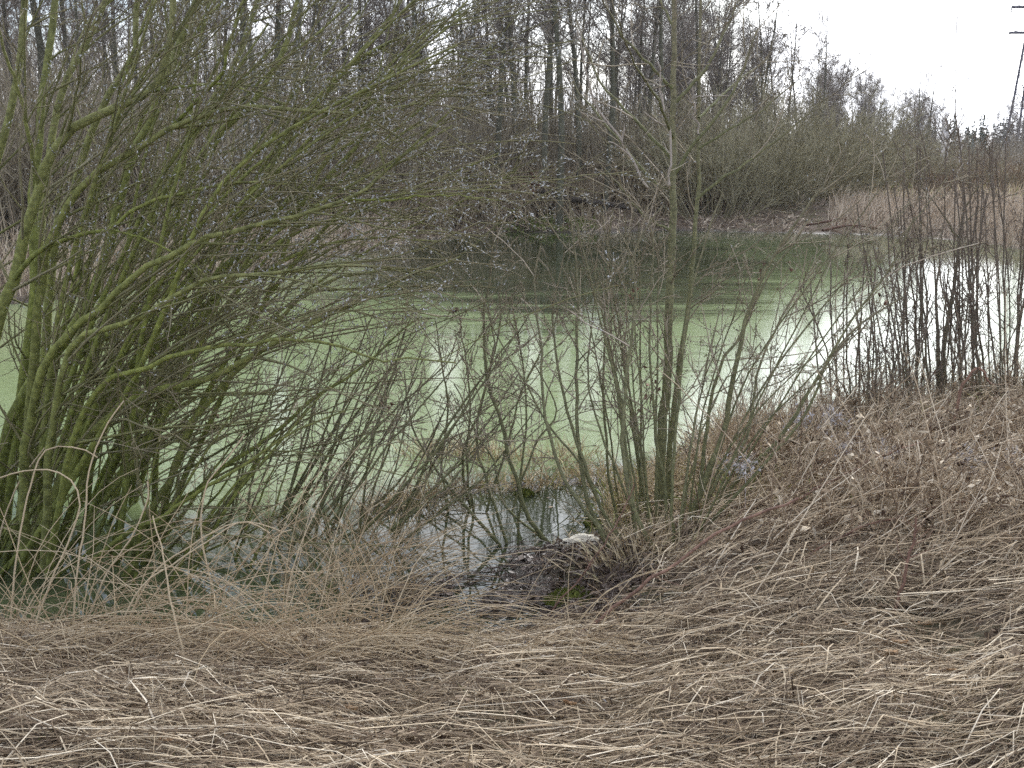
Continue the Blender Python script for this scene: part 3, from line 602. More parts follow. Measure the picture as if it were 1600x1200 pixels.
S([(240, 143), (300, 134), (350, 131), (398, 146), (450, 165)], 6.4, 6.2, 6, 3)
S([(22, 436), (60, 392), (115, 370), (170, 357), (205, 330), (250, 312), (300, 298), (380, 285), (450, 288)], 6.25, 6.0, 11, 3)
S([(170, 357), (210, 368), (265, 392), (310, 420), (335, 450)], 6.1, 5.8, 5, 2)
S([(0, 880), (15, 760), (30, 640), (45, 525), (55, 450), (52, 370), (50, 300), (60, 240), (65, 150), (73, 95), (82, 38), (92, -40)], 7.0, 7.4, 26, 10, n=26)
S([(30, 900), (40, 760), (50, 600), (65, 430), (85, 365), (108, 315), (150, 270), (185, 247), (215, 230), (270, 197), (325, 177), (394, 167), (456, 170), (519, 176), (581, 178), (660, 160)], 6.6, 6.0, 28, 3, n=30)
S([(270, 197), (300, 165), (330, 135), (352, 108), (357, 70), (370, 30), (388, -20)], 6.3, 6.0, 8, 4)
S([(45, 905), (60, 700), (70, 560), (80, 420), (95, 330), (110, 310), (140, 215), (165, 160), (200, 102), (212, 70), (212, 0), (220, -50)], 7.6, 8.0, 24, 8, n=26)
S([(20, 880), (45, 640), (60, 400), (75, 250), (95, 145), (117, 100), (140, 57), (170, -10)], 8.0, 8.4, 22, 9)
S([(-10, 900), (0, 740), (20, 650), (50, 597), (87, 550), (120, 505), (140, 470), (160, 420), (172, 380), (180, 345), (192, 300), (205, 245), (230, 200), (245, 150), (285, 60), (315, -30)], 6.6, 6.9, 30, 8, n=28)
S([(40, 890), (40, 700), (70, 575), (120, 507), (160, 482), (200, 440), (240, 412), (280, 392), (320, 372), (362, 361), (409, 350), (475, 334), (537, 312), (590, 278), (600, 256), (592, 228)], 6.1, 5.6, 24, 4, n=30)
S([(537, 312), (610, 313), (690, 305), (780, 312)], 5.7, 5.5, 5, 2)
S([(70, 890), (80, 680), (110, 545), (150, 517), (185, 510), (225, 492), (262, 470), (300, 447), (330, 435), (369, 431), (422, 425), (472, 422), (519, 415), (581, 415), (650, 420)], 5.9, 5.4, 20, 3, n=28)
S([(60, 900), (75, 720), (100, 600), (140, 535), (175, 520), (195, 497), (220, 460), (240, 417), (255, 375), (280, 320), (312, 245), (350, 200), (375, 180), (398, 155), (430, 110), (450, 60), (472, -20)], 6.9, 7.1, 24, 7, n=30)
S([(60, 925), (85, 800), (110, 710), (150, 640), (175, 597), (212, 565), (240, 545), (270, 520), (297, 490), (327, 445), (345, 420), (372, 400), (420, 360), (470, 320), (520, 270), (560, 220), (600, 150), (640, 70)], 6.4, 6.6, 28, 4, n=32)
S([(297, 490), (331, 469), (375, 440), (406, 433), (460, 400), (520, 380), (600, 370), (690, 378)], 6.45, 6.0, 10, 3)
S([(75, 900), (110, 700), (160, 598), (195, 587), (225, 577), (257, 562), (300, 550), (347, 539), (394, 541), (431, 531), (500, 534), (550, 547), (597, 564), (644, 561), (710, 567)], 5.8, 5.3, 17, 2.5, n=28)
S([(40, 930), (60, 830), (120, 710), (180, 645), (230, 613), (300, 600), (334, 590), (372, 566), (409, 547), (450, 522), (494, 503), (560, 470), (640, 430), (720, 400)], 6.2, 5.9, 26, 3, n=28)
S([(205, 900), (220, 830), (240, 790), (260, 760), (277, 720), (287, 690), (300, 660), (331, 625), (362, 585), (394, 560), (419, 519), (456, 478), (500, 447), (537, 431), (610, 420)], 6.3, 6.3, 18, 4, n=28)
S([(90, 900), (150, 700), (185, 620), (230, 540), (300, 440), (360, 350), (420, 260), (480, 180), (540, 110), (600, 40), (640, -20)], 7.6, 7.8, 24, 5, n=24)
S([(110, 890), (180, 720), (250, 600), (330, 480), (400, 380), (470, 290), (560, 215), (650, 160), (750, 130)], 7.3, 6.9, 22, 3, n=24)
S([(100, 890), (180, 700), (260, 560), (360, 440), (450, 370), (560, 330), (680, 280), (780, 240)], 7.8, 7.6, 18, 3, n=24)
S([(65, 890), (120, 640), (190, 450), (260, 300), (320, 180), (370, 90), (410, -20)], 8.2, 8.6, 22, 8, n=22)
S([(85, 890), (160, 600), (280, 400), (400, 240), (520, 120), (620, 60), (720, 20)], 8.4, 8.4, 20, 4, n=22)
S([(140, 880), (200, 830), (250, 810), (300, 775), (350, 745), (400, 715), (470, 670), (540, 640)], 5.9, 5.7, 13, 3, n=20)
S([(180, 880), (250, 800), (300, 772), (362, 719), (425, 681), (487, 625), (537, 594), (581, 562), (612, 531), (655, 495)], 6.5, 6.5, 14, 3, n=22)
S([(-60, 900), (-60, 600), (-30, 350), (10, 200), (30, 90), (40, -30)], 7.2, 7.4, 24, 10)
r = np.random.default_rng(71)
for k in range(28):                      # slimmer rods of the same stool, fanning up and to the right
    bx, by = r.uniform(0, 240), r.uniform(870, 915); a = r.uniform(0, 1); tx = 170 + 640 * a + r.normal(0, 40); ty = np.interp(a, [0, .5, .8, 1], [-60, -20, 60, 240]) + r.normal(0, 70)
    c1 = (bx + (tx - bx) * r.uniform(.18, .3), by + (ty - by) * r.uniform(.34, .42)); c2 = (bx + (tx - bx) * r.uniform(.48, .62), by + (ty - by) * r.uniform(.68, .78)); Y = r.uniform(5.9, 8.2)
    S([(bx, by), c1, c2, (tx, ty)], Y, Y + r.normal(0, .35), r.uniform(9, 18), 3, n=18)
willow = shrub('willow_shrub', 'large many stemmed mossy green willow with silver catkins leaning in from left', 'willow', W,
               dict(per_m=3.3, L1=(.6, 2.0), L2=(.18, .65), L3=(.06, .22), bias=(.6, 0, .1), trop=(.35, -.05, -.08), n2=4, n3=2, u0=.14, rmax=.0095, ang=.55, wob=.07, tw=1.2), 41, M['willow'], M['willow_twig'], catk=.95)

# low shoots leaning right from the willow's foot
r = np.random.default_rng(55); Wl = []
for k in range(34):
    bx = r.uniform(330, 620); by = np.interp(bx, [330, 600], [868, 835]) + r.normal(0, 12); tx = bx + r.uniform(50, 260); ty = r.uniform(470, 690)
    mx_, my_ = bx + (tx - bx) * r.uniform(.3, .65), by + (ty - by) * r.uniform(.35, .5)
    Y = r.uniform(6.4, 7.9); S([(bx, by), (mx_, my_), (tx, ty)], Y, Y + r.uniform(-.3, .4), r.uniform(5, 9), 2, Wl, 12)
shrub('low_willow_shrub', 'low dense bush of thin olive shoots leaning right before the duckweed', 'willow', Wl,
      dict(per_m=4.2, tw=1.25, L1=(.2, .75), L2=(.1, .30), L3=(.05, .14), bias=(.3, 0, .3), trop=(.15, 0, .15), n2=4, n3=1, u0=.15, rmax=.005, wob=.12), 42, M['alder'], M['alder_twig'])

r = np.random.default_rng(57); Wm = []
for k in range(26):
    bx = r.uniform(-40, 400); by = r.uniform(850, 925); tx = bx + r.uniform(20, 240); ty = r.uniform(560, 790)
    Y = at_z(bx, by, 0)[1]; S([(bx, by), (bx + (tx - bx) * r.uniform(.3, .6), by + (ty - by) * r.uniform(.35, .5)), (tx, ty)], Y, Y + r.uniform(-.2, .6), r.uniform(5, 11), 2, Wm, 12)
shrub('low_willow_shrub', 'thin mossy shoots rising from dark water around the big willow foot', 'willow', Wm,
      dict(per_m=4, tw=1.25, L1=(.2, .8), L2=(.1, .32), L3=(.06, .16), bias=(.3, 0, .2), trop=(.15, 0, .05), n2=3, n3=1, u0=.1, rmax=.005, wob=.12), 46, M['willow'], M['willow_twig'])
# ------------------------------------------------------------------ the middle willow clump
C_ = []
def Cm(pts, w0, w1, dy=0., tip=0., n=20):
    Y = ground_at(*pts[0])[1] + dy; C_.append(traced(pts, Y, Y + tip, w0 * .66, w1 * .8, n, jit=.004))
Cm([(1030, 832), (1030, 775), (1032, 725), (1036, 650), (1042, 600), (1043, 525), (1046, 450), (1050, 375), (1052, 300), (1052, 225), (1052, 150), (1053, 75), (1052, 25), (1049, -60)], 27, 8, n=28)
Cm([(1044, 830), (1045, 725), (1050, 675), (1057, 600), (1070, 520), (1077, 460), (1085, 375), (1091, 290), (1092, 150), (1094, 0), (1096, -50)], 16, 4, .1, .3, n=26)
Cm([(1050, 858), (1050, 790), (1053, 700), (1061, 630), (1066, 560), (1078, 470), (1100, 380), (1130, 300)], 9, 3, 0, .2)
Cm([(1043, 852), (1040, 760), (1025, 690), (1020, 600), (1015, 500), (1020, 400), (1010, 320)], 8, 3, .1, .2)
Cm([(1078, 842), (1087, 790), (1105, 740), (1120, 705), (1137, 650), (1145, 600), (1155, 550), (1167, 500), (1187, 440), (1210, 400), (1245, 345), (1290, 285)], 18, 4, .05, -.2, n=24)
Cm([(1080, 838), (1092, 762), (1100, 700), (1110, 637), (1118, 597), (1132, 560), (1160, 517), (1180, 470), (1205, 425), (1240, 380), (1275, 330)], 11, 3, .15, .2)
Cm([(1085, 835), (1120, 750), (1145, 720), (1170, 675), (1180, 600), (1200, 540), (1230, 480), (1275, 415)], 9, 3, .1, .3)
Cm([(1098, 820), (1155, 745), (1205, 700), (1235, 662), (1255, 625), (1272, 598), (1300, 555), (1340, 510), (1410, 465)], 14, 3, 0, .2)
Cm([(1085, 845), (1180, 740), (1225, 690), (1262, 640), (1290, 570), (1330, 500), (1390, 420), (1430, 340)], 9, 3, -.05, -.2)
Cm([(1034, 866), (1010, 840), (990, 795), (980, 750), (972, 700), (974, 650), (977, 600), (990, 500), (994, 450), (991, 400), (1005, 362), (1035, 320)], 13, 3, 0, .1, n=24)
Cm([(966, 858), (930, 812), (912, 755), (905, 710), (902, 675), (901, 600), (902, 525), (902, 425), (898, 395), (888, 320)], 12, 3, .1, .2)
Cm([(962, 864), (917, 805), (880, 745), (857, 672), (850, 622), (845, 560), (842, 500), (835, 440), (845, 385)], 11, 3, 0, .1)
Cm([(974, 855), (935, 785), (892, 662), (880, 607), (870, 560), (865, 480), (882, 395)], 10, 3, .05, .2)
Cm([(985, 850), (952, 817), (905, 722), (857, 665), (820, 597), (795, 560), (770, 510), (748, 445)], 8, 2, .1, .1)
Cm([(975, 845), (962, 795), (952, 750), (946, 675), (942, 600), (946, 500), (950, 400), (957, 325)], 8, 3, .2, .2)
Cm([(1012, 850), (990, 800), (945, 690), (920, 600), (925, 500), (940, 420)], 7, 2, .1, .3)
Cm([(1058, 850), (1075, 760), (1095, 680), (1125, 610), (1150, 580), (1200, 560)], 6, 2, .05, .1)
r = np.random.default_rng(73)
for k in range(22):                      # the many thin rods of the stool
    a = r.uniform(-1, 1); bx, by = 1035 + 55 * a + r.normal(0, 10), 845 + r.normal(0, 10); ty = r.uniform(260, 520); tx = bx + (150 if a < 0 else 330) * a * r.uniform(.6, 1.2) + r.normal(0, 25)
    Cm([(bx, by), (bx + (tx - bx) * r.uniform(.25, .42), by + (ty - by) * .45), (tx, ty)], r.uniform(4.5, 8), 2, r.uniform(-.1, .5), r.normal(0, .3), 14)
NM = len(C_)
def up(pts, w0, w1, Y=7.0, tip=0.): C_.append(traced(pts, Y, Y + tip, w0, w1, 14, jit=.005))
Y0_ = C_[0][0][0][1]
for pts, w0 in [([(1052, 215), (1030, 162), (1000, 115), (980, 72), (962, 20)], 5), ([(1050, 250), (990, 185), (940, 132), (917, 82), (900, 30)], 5), ([(1050, 295), (1020, 285), (967, 220), (905, 142), (885, 110)], 5),
                ([(1053, 162), (1100, 112), (1122, 72), (1157, -5)], 6), ([(1053, 274), (1087, 225), (1135, 162), (1162, 107), (1182, 45)], 6), ([(1053, 47), (1035, 8), (1020, -30)], 4), ([(1051, 138), (1005, 92), (967, 45), (938, -5)], 5),
                ([(1092, 184), (1145, 135), (1200, 90)], 4), ([(1092, 232), (1145, 200), (1192, 170), (1250, 122)], 4), ([(1088, 312), (1155, 260), (1205, 225), (1250, 190), (1285, 155)], 5), ([(1048, 360), (1000, 330), (960, 280), (930, 250)], 4)]:
    C_.append(traced(pts, Y0_ + RNG.normal(0, .02), Y0_ + RNG.normal(0, .35), w0, 2, 14, jit=.005))
mid = shrub('willow_shrub', 'slim many stemmed olive grey willow rising in the middle from bank hummock', 'willow', C_,
      dict(per_m=2.9, tw=1.25, L1=(.2, .9), L2=(.08, .32), L3=(.04, .12), trop=(0, 0, .25), n2=4, n3=2, u0=.30, ang=.62, rmax=.005, buds=True, cz0=1.9), 43, M['alder'], M['alder_twig'], catk=.10, root=ground_at(1035, 845))
# a pale dead limb caught in it
db = traced([(1015, 297), (967, 220), (937, 170), (917, 120), (902, 50)], Y0_ - .15, Y0_ - .3, 4, 2, 12)
db2 = traced([(1046, 290), (1044, 220), (1034, 150), (1030, 90)], Y0_ - .1, Y0_ - .1, 4, 2, 12); db3 = traced([(1092, 210), (1080, 150), (1075, 110)], Y0_ + .1, Y0_ + .1, 3.5, 2, 12)
for (P, R), lab in ((db, 'pale dead limb crossing left of the middle willow trunk'), (db2, 'crooked pale dead limb hugging the middle willow trunk'), (db3, 'short pale dead limb between the two middle willow trunks')):
    B, BR, _, _ = spawn(P[None], R[None], 6, .2, 1, (.7, .2), (.1, .35), 5, .2, (0, 0, .2), .7, .002, .01, RNG)
    o = Geo().tubes(P[None], R[None], 6).tubes(B, BR, 4).build('dead_branch', M['dead_branch'], origin=P[0]); tag(o, lab, 'branch')

# slender stems standing in the shallows left of it
D_ = []
for pts, w0, w1 in [([(872, 862), (830, 815), (805, 740), (782, 652), (765, 610), (757, 560), (755, 500), (765, 440), (772, 370)], 11, 3), ([(792, 850), (760, 750), (745, 700), (752, 635), (765, 585), (780, 520), (785, 430)], 7, 2),
                    ([(782, 853), (735, 800), (690, 747), (672, 722), (640, 650), (632, 580)], 9, 2), ([(735, 790), (722, 740), (725, 700), (747, 647), (762, 592), (772, 530), (760, 470)], 7, 2), ([(740, 800), (728, 720), (735, 640), (728, 560), (715, 480)], 6, 2),
                    ([(810, 840), (815, 740), (822, 650), (815, 560), (800, 470)], 6, 2), ([(800, 800), (840, 690), (870, 640), (830, 560)], 5, 2), ([(760, 800), (790, 700), (820, 600), (860, 520), (880, 450)], 6, 2), ([(700, 800), (690, 720), (700, 640), (690, 570), (680, 500)], 6, 2), ([(850, 845), (790, 790), (770, 720), (735, 660), (712, 600)], 6, 2)]:
    Y = at_z(pts[0][0], pts[0][1], 0)[1]; D_.append(traced(pts, Y, Y + RNG.normal(.1, .2), w0 * .75, w1, 16, jit=.005))
shrub('slender_shrub', 'sparse shrub of slender stems standing in shallow water left of middle willow', 'shrub', D_,
      dict(per_m=5, tw=1.25, L1=(.2, .7), L2=(.08, .3), L3=(.04, .12), trop=(0, 0, .2), n2=4, n3=2, u0=.25, ang=.6, rmax=.0045, buds=True), 44, M['alder'], M['alder_twig'], root=at_z(790, 845))

# ------------------------------------------------------------------ saplings at the right
def saps(stems, lab, seed, name='sapling_clump', per_m=3.6):
    shrub(name, lab, 'saplings', stems, dict(per_m=per_m, tw=1.2, L1=(.2, .7), L2=(.08, .25), L3=(.04, .1), trop=(0, 0, .3), n2=4, n3=1, u0=.25, ang=.6, rmax=.005, buds=True), seed, M['sapling'], M['sap_twig'], 'saplings on the right bank')
E_ = []
for pts, w0, w1 in [([(1468, 672), (1467, 600), (1463, 472), (1470, 378), (1476, 319), (1478, 230)], 15, 3), ([(1472, 660), (1475, 550), (1481, 503), (1491, 450), (1500, 369), (1505, 316), (1506, 275), (1498, 215), (1492, 160), (1495, 90), (1496, 20)], 14, 2),
                    ([(1455, 665), (1450, 597), (1441, 475), (1447, 362), (1449, 300), (1450, 256), (1432, 190)], 8, 2), ([(1504, 330), (1530, 290), (1560, 240), (1590, 180)], 5, 2), ([(1500, 380), (1470, 330), (1430, 280), (1395, 220)], 5, 2), ([(1503, 350), (1545, 320), (1590, 300)], 4, 2)]:
    P, R = traced(pts, 9.7, 9.6, w0 * .7, w1, 18, jit=.006); s_ = np.linspace(0, 1, 18); E_.append((P, np.maximum(R[0] * (1 - s_) ** 1.5, .0045)))
saps(E_, 'three darker taller saplings standing close together on right bank', 61)
r = np.random.default_rng(66)
def fan(n, x0, x1, y0, y1, top0, top1, Y0, Y1, drift, w=(3.5, 6)):
    L = []
    for k in range(n):
        bx = r.uniform(x0, x1); by = r.uniform(y0, y1); Y = r.uniform(Y0, Y1); tx = bx + drift * (bx - .5 * (x0 + x1)) + r.normal(0, 28); ty = r.uniform(top0, top1)
        L.append(traced([(bx, by), (.55 * bx + .45 * tx + r.normal(0, 8), .5 * (by + ty)), (tx, ty)], Y, Y + r.normal(0, .2), r.uniform(*w) * .85, 2, 12, jit=.005, rng=r))
    return L
saps(fan(30, 1500, 1640, 640, 700, 190, 460, 9.0, 10.6, .25, (2.5, 4.6)), 'dense clump of thin dark saplings at the right frame edge', 62)
saps(fan(24, 1395, 1500, 645, 700, 220, 500, 9.2, 10.4, .4, (2.5, 4.6)), 'thin saplings crowding around the three taller ones', 63)
saps(fan(24, 1290, 1400, 660, 710, 380, 580, 9.0, 10.2, .6, (2.5, 4.4)), 'low thin saplings between middle willow and taller saplings', 64)

# upright dry stems and grass breaking up the right waterline
q = np.random.default_rng(111); X = q.uniform(1.5, 5.6, 5200); Y = q.uniform(7.2, 11.2, 5200); s = sdist(X, Y); k = (s > -.03) & (s < .9); X, Y = X[k], Y[k]; m = len(X); g = Geo()
h_ = q.uniform(.2, .7, m) * np.where(q.random(m) < .15, 1.7, 1); P = grow(np.stack([X, Y, height(X, Y) - .02], 1), np.stack([q.normal(.1, .3, m), q.normal(0, .2, m), np.ones(m)], 1), h_, 6, .08, (0, 0, -.25), q); R = np.linspace(.0032, .0013, 6)[None] * q.uniform(.6, 1.4, (m, 1))
B, BR, _, _ = spawn(P, R, 3, .35, 1, (.6, .25), (.06, .22), 4, .12, (0, 0, .1), .7, .0012, .003, q); g.tubes(P, R, 3, q.random(m)).ribbons(B, BR, q.random(len(B)), rng=q)
tag(g.build('shoreline_stems', M['weed']), 'fringe of upright dry stems along the right waterline', 'weeds', kind='stuff')
# ------------------------------------------------------------------ near bank: flattened straw, stalks, dead weeds
r = np.random.default_rng(77)
def scatter(n, xr, yr, rng, keep):
    X = rng.uniform(*xr, n); Y = rng.uniform(*yr, n); k = keep(X, Y); return X[k], Y[k]
def lying(g, X, Y, L, ang, angsd, zhi, wid, n=5, tube=False, rng=r, arch=.04):
    m = len(X); a = rng.normal(ang, angsd, m) + np.where(rng.random(m) < .5, math.pi, 0); D = np.stack([np.cos(a), np.sin(a)], 1)
    u = np.linspace(-.5, .5, n); bend = rng.normal(0, .05, m)[:, None] * (u ** 2)[None] * 4
    XY = np.cumsum(rng.normal(0, .004, (m, n, 2)), 1) * (np.clip(L, .2, 1) / .5)[:, None, None] + np.stack([X, Y], 1)[:, None, :] + D[:, None, :] * (u[None, :, None] * L[:, None, None]) + np.stack([-D[:, 1], D[:, 0]], 1)[:, None, :] * (bend * L[:, None])[..., None]
    Z = height(XY[..., 0], XY[..., 1]); Z = Z * .5 + .5 * Z.mean(1, keepdims=True) + rng.uniform(.0, 1, (m, 1)) ** 1.5 * zhi + (1 - 4 * u[None] ** 2) * rng.normal(arch * .6, arch, (m, 1)) + rng.normal(0, .10, (m, 1)) * u[None] * L[:, None]
    Z = np.maximum(Z, np.where(height(XY[..., 0], XY[..., 1]) > 0, height(XY[..., 0], XY[..., 1]), 0) + .003)
    P = np.concatenate([XY, Z[..., None]], -1)
    if tube: g.tubes(P, wid[:, None] * np.linspace(1, .6, n)[None], 3, rng.random(m))
    else: g.ribbons(P, wid[:, None] * np.linspace(1, .4, n)[None], rng.random(m), side=np.stack([rng.normal(0, .5, m), rng.normal(0, .5, m), np.ones(m)], 1), rng=rng)
patch = lambda X, Y: np.sin(X * 2.1 + 3.1 * Y) + np.sin(3.7 * X - 2.3 * Y + 1) + np.sin(6.1 * X + 5.3 * Y + 2) * .7 + r.normal(0, .8, len(X)) > -1.6
on_mat = lambda X, Y: patch(X, Y) & (sdist(X, Y) > .12 + .25 * r.random(len(X))) & (Y < 4.95 + .10 * np.clip(X, -.5, 3) + r.normal(0, .25, len(X)))
g = Geo()
X, Y = scatter(34000, (-2.9, 3.6), (2.3, 7.2), r, on_mat); lying(g, X, Y, r.uniform(.10, .45, len(X)), .08, .55, .06, r.uniform(.0013, .0036, len(X)), 4)
X, Y = scatter(8000, (-2.9, 3.6), (2.3, 7.0), r, on_mat); lying(g, X, Y, r.uniform(.3, .95, len(X)), .12, .38, .09, r.uniform(.0013, .0028, len(X)), 5, True, arch=.02)
X, Y = scatter(1500, (-2.9, 3.8), (2.3, 6.4), r, on_mat); lying(g, X, Y, r.uniform(.4, 1.1, len(X)), .10, .22, .12, r.uniform(.0022, .0038, len(X)), 5, True, arch=.012)
X, Y = scatter(16000, (-2.9, 3.8), (2.3, 7.2), r, on_mat); lying(g, X, Y, r.uniform(.03, .12, len(X)), 0, 1.6, .08, r.uniform(.001, .003, len(X)), 3)
tag(g.build('flattened_straw', M['straw']), 'mat of flattened pale straw covering the near bank', 'straw', kind='stuff')

g = Geo(); X, Y = scatter(2600, (-2.9, 4.6), (2.4, 8.5), r, lambda X, Y: (sdist(X, Y) > .1) & (np.sin(X * 3.1 + 2 * Y) + np.sin(2.2 * X - 3.3 * Y + 1) + r.normal(0, .6, len(X)) > .6)); blades(g, X, Y, r.uniform(.04, .13, len(X)), .0022, (0, .6), r, 3, .9)
tag(g.build('new_grass', M['green']), 'few short green grass shoots pushing through the straw', 'grass', kind='stuff')
# brown crumbled leaves and bits through the straw
g = Geo(); X, Y = scatter(11000, (-2.9, 4.2), (2.3, 8.0), r, lambda X, Y: sdist(X, Y) > .1)
g.leaves(np.stack([X, Y, height(X, Y) + r.uniform(.005, .07, len(X))], 1), r.uniform(.02, .055, len(X)), r.uniform(.006, .018, len(X)), r, .6)
tag(g.build('leaf_crumbs', M['crumb']), 'crumbled brown and grey leaves caught in the straw', 'leaf litter', kind='stuff')
g = Geo(); X, Y = scatter(170, (-2.4, 3.0), (2.4, 4.6), r, lambda X, Y: (sdist(X, Y) > .4) & (np.sin(X * 2.3 + 1) + np.sin(Y * 3 + X) + r.normal(0, .5, len(X)) > .5))
g.leaves(np.stack([X, Y, height(X, Y) + r.uniform(.04, .085, len(X))], 1), r.uniform(.015, .04, len(X)), r.uniform(.003, .009, len(X)), r, .7, curl=.9)
tag(g.build('grey_leaf_scraps', M['fluff']), 'silvery curled leaf scraps on top of the straw', 'leaf litter', kind='stuff')

# wet leaves and twigs on the mud at the waterline
g = Geo(); X, Y = scatter(8000, (-3.2, 1.4), (5.0, 7.4), r, lambda X, Y: (height(X, Y) > .002) & (sdist(X, Y) < .6))
g.leaves(np.stack([X, Y, np.maximum(height(X, Y), 0) + r.uniform(.0, .03, len(X))], 1), r.uniform(.03, .07, len(X)), r.uniform(.010, .024, len(X)), r, .35)
X, Y = scatter(2200, (-3.2, 1.4), (5.0, 7.2), r, lambda X, Y: (height(X, Y) > -.03) & (sdist(X, Y) < .7)); lying(g, X, Y, r.uniform(.1, .5, len(X)), .3, .7, .06, r.uniform(.0015, .004, len(X)), 4, True)
tag(g.build('wet_leaf_litter', M['litter']), 'dark wet leaves and twigs on the muddy waterline', 'leaf litter', kind='stuff')

# dry grass standing and arching along the edge of the straw
g = Geo()
def arches(n, pxr, pyr, L, lean, wid, trop):
    S0 = np.array([ground_at(r.uniform(*pxr), r.uniform(*pyr), 5) for _ in range(n)]); D = np.stack([r.normal(lean, .5, n), r.normal(0, .25, n), np.ones(n)], 1)
    P = grow(S0, D, r.uniform(*L, n), 9, .07, trop, r); sg = np.sign(D[:, 0])[:, None]
    P[:, :, 0] += sg * (np.linspace(0, 1, 9) ** 2)[None] * .12; P[:, :, 2] = np.maximum(P[:, :, 2], height(P[:, :, 0], P[:, :, 1]) + .01)
    g.tubes(P, r.uniform(*wid, n)[:, None] * np.linspace(1, .45, 9)[None], 4, r.random(n))
arches(250, (0, 640), (975, 1065), (.4, 1.05), .6, (.002, .0034), (0, 0, -1.5)); arches(110, (-40, 620), (970, 1045), (.4, .9), -.1, (.0017, .003), (0, 0, -1.2))
arches(160, (560, 1000), (970, 1060), (.2, .6), .7, (.0017, .003), (0, 0, -1.8)); arches(60, (0, 1600), (1040, 1180), (.12, .35), .3, (.0012, .002), (0, 0, -1.2))
arches(300, (420, 640), (860, 975), (.35, .85), .3, (.0018, .003), (0, 0, -.8))
tag(g.build('arching_dry_grass', M['stalk']), 'tangle of thin arching dry grass stalks along the left bank edge', 'dry grass', kind='stuff')
ARC = [([(15, 1000), (22, 900), (37, 800), (50, 750), (65, 710), (87, 699), (125, 700), (152, 714)], 'pale arching stalk bent over to the right at left frame edge'),
       ([(-30, 960), (0, 835), (25, 762), (50, 725), (70, 700)], 'pale stalk rising steeply at the extreme left edge'), ([(112, 1010), (120, 897), (132, 820), (137, 750), (147, 710), (165, 667), (193, 626)], 'tallest upright pale stalk before the dark willow stems'),
       ([(40, 1012), (60, 960), (85, 895), (110, 840), (124, 790), (115, 755), (85, 736), (45, 735), (0, 746)], 'looped stalk arching back to the left edge'), ([(128, 992), (165, 900), (205, 840), (230, 782), (230, 752)], 'pale stalk slanting right between two upright ones'),
       ([(352, 1002), (327, 900), (315, 840), (315, 795), (327, 750), (357, 715), (381, 680)], 'curved pale stalk alone before the green duckweed'), ([(180, 1012), (237, 900), (295, 855), (355, 820), (400, 817), (442, 832)], 'long low stalk arching right over the dark water'),
       ([(165, 1039), (196, 962), (224, 913), (280, 875), (350, 829), (385, 815), (421, 833)], 'kinked low stalk arching close beneath another'), ([(245, 1042), (350, 955), (402, 895), (430, 840), (456, 828)], 'straight slanting stalk with a hooked tip'),
       ([(294, 1050), (266, 937), (255, 867), (238, 806)], 'thin stalk leaning left out of the straw'), ([(480, 960), (552, 895), (615, 860), (668, 852), (746, 865)], 'long stalk arching over the muddy pool'),
       ([(510, 955), (570, 913), (626, 911), (670, 921)], 'lower stalk arching over the muddy pool'), ([(540, 900), (565, 866), (600, 800), (637, 742)], 'straight pale stalk slanting right in the tangled low bush'), ([(500, 900), (520, 860), (545, 800), (572, 742)], 'second straight pale stalk left in the tangled low bush'),
       ([(868, 1040), (893, 1005), (960, 1008), (945, 1050)], 'kinked pale stalk in the straw below the mud')]
for pts, lab in ARC:
    b = ground_at(*pts[0]); P, R = traced(pts, b[1], b[1] + .25, 3.6, 2.2, 20, jit=.0012)
    o = Geo().tubes(P[None], R[None], 5, np.array([.8])).build('dry_stalk', M['stalk'], origin=P[0]); tag(o, lab, 'stalk', 'tall dry stalks on the near bank')

# dead weeds on the right
def weeds(n, keep, xr, yr, H, seed, lean=(.3, .35)):
    q = np.random.default_rng(seed); X, Y = scatter(n, xr, yr, q, keep); m = len(X); S0 = np.stack([X, Y, height(X, Y)], 1)
    P = grow(S0, np.stack([q.normal(lean[0], lean[1], m), q.normal(0, .3, m), np.ones(m)], 1), q.uniform(*H, m) * np.clip((9.6 - Y) / 3.2, .38, 1), 7, .10, (0, 0, -.25), q); R = np.linspace(.0050, .0022, 7)[None] * q.uniform(.6, 1.4, (m, 1))
    B, BR, _, _ = spawn(P, R, 6, .25, 1, (.7, .25), (.10, .38), 4, .16, (0, 0, .1), .7, .0016, .0035, q); T, TR, _, _ = spawn(B, BR, 2, .2, 1, (.7, .3), (.04, .14), 3, .2, (0, 0, 0), .8, .0013, .0025, q)
    g = Geo().tubes(P, R, 4, q.random(m)).tubes(B, BR, 3, q.random(len(B))).ribbons(T, TR * 1.2, q.random(len(T)), rng=q)
    idx = q.integers(0, len(B), int(len(B) * .8)); pos, _, _ = sample(B, BR, idx, q.uniform(.1, 1, len(idx))); g.leaves(pos, q.uniform(.025, .085, len(pos)), q.uniform(.005, .015, len(pos)), q, None, curl=.8)
    return g, B, BR
rb = np.random.default_rng(88)
kp = lambda X, Y: (np.sin(X * 2.9 + 1.3 * Y) + np.sin(Y * 3.7 - 1.1 * X + 2) + rb.normal(0, .5, len(X)) > .0) & (rb.random(len(X)) < np.clip((X - .9) / 1.1, .25, 1)) & (sdist(X, Y) > .15) & (X > 1.0 + .35 * rb.random(len(X))) & (Y > 4.7 + rb.normal(0, .3, len(X)))
kp0 = kp
g, WB, WBR = weeds(3000, kp, (1.0, 5.4), (4.4, 10.5), (.2, .7), 90)
X, Y = scatter(760, (.9, 5.2), (4.6, 9.3), rb, lambda X, Y: sdist(X, Y) > .3); m = len(X)
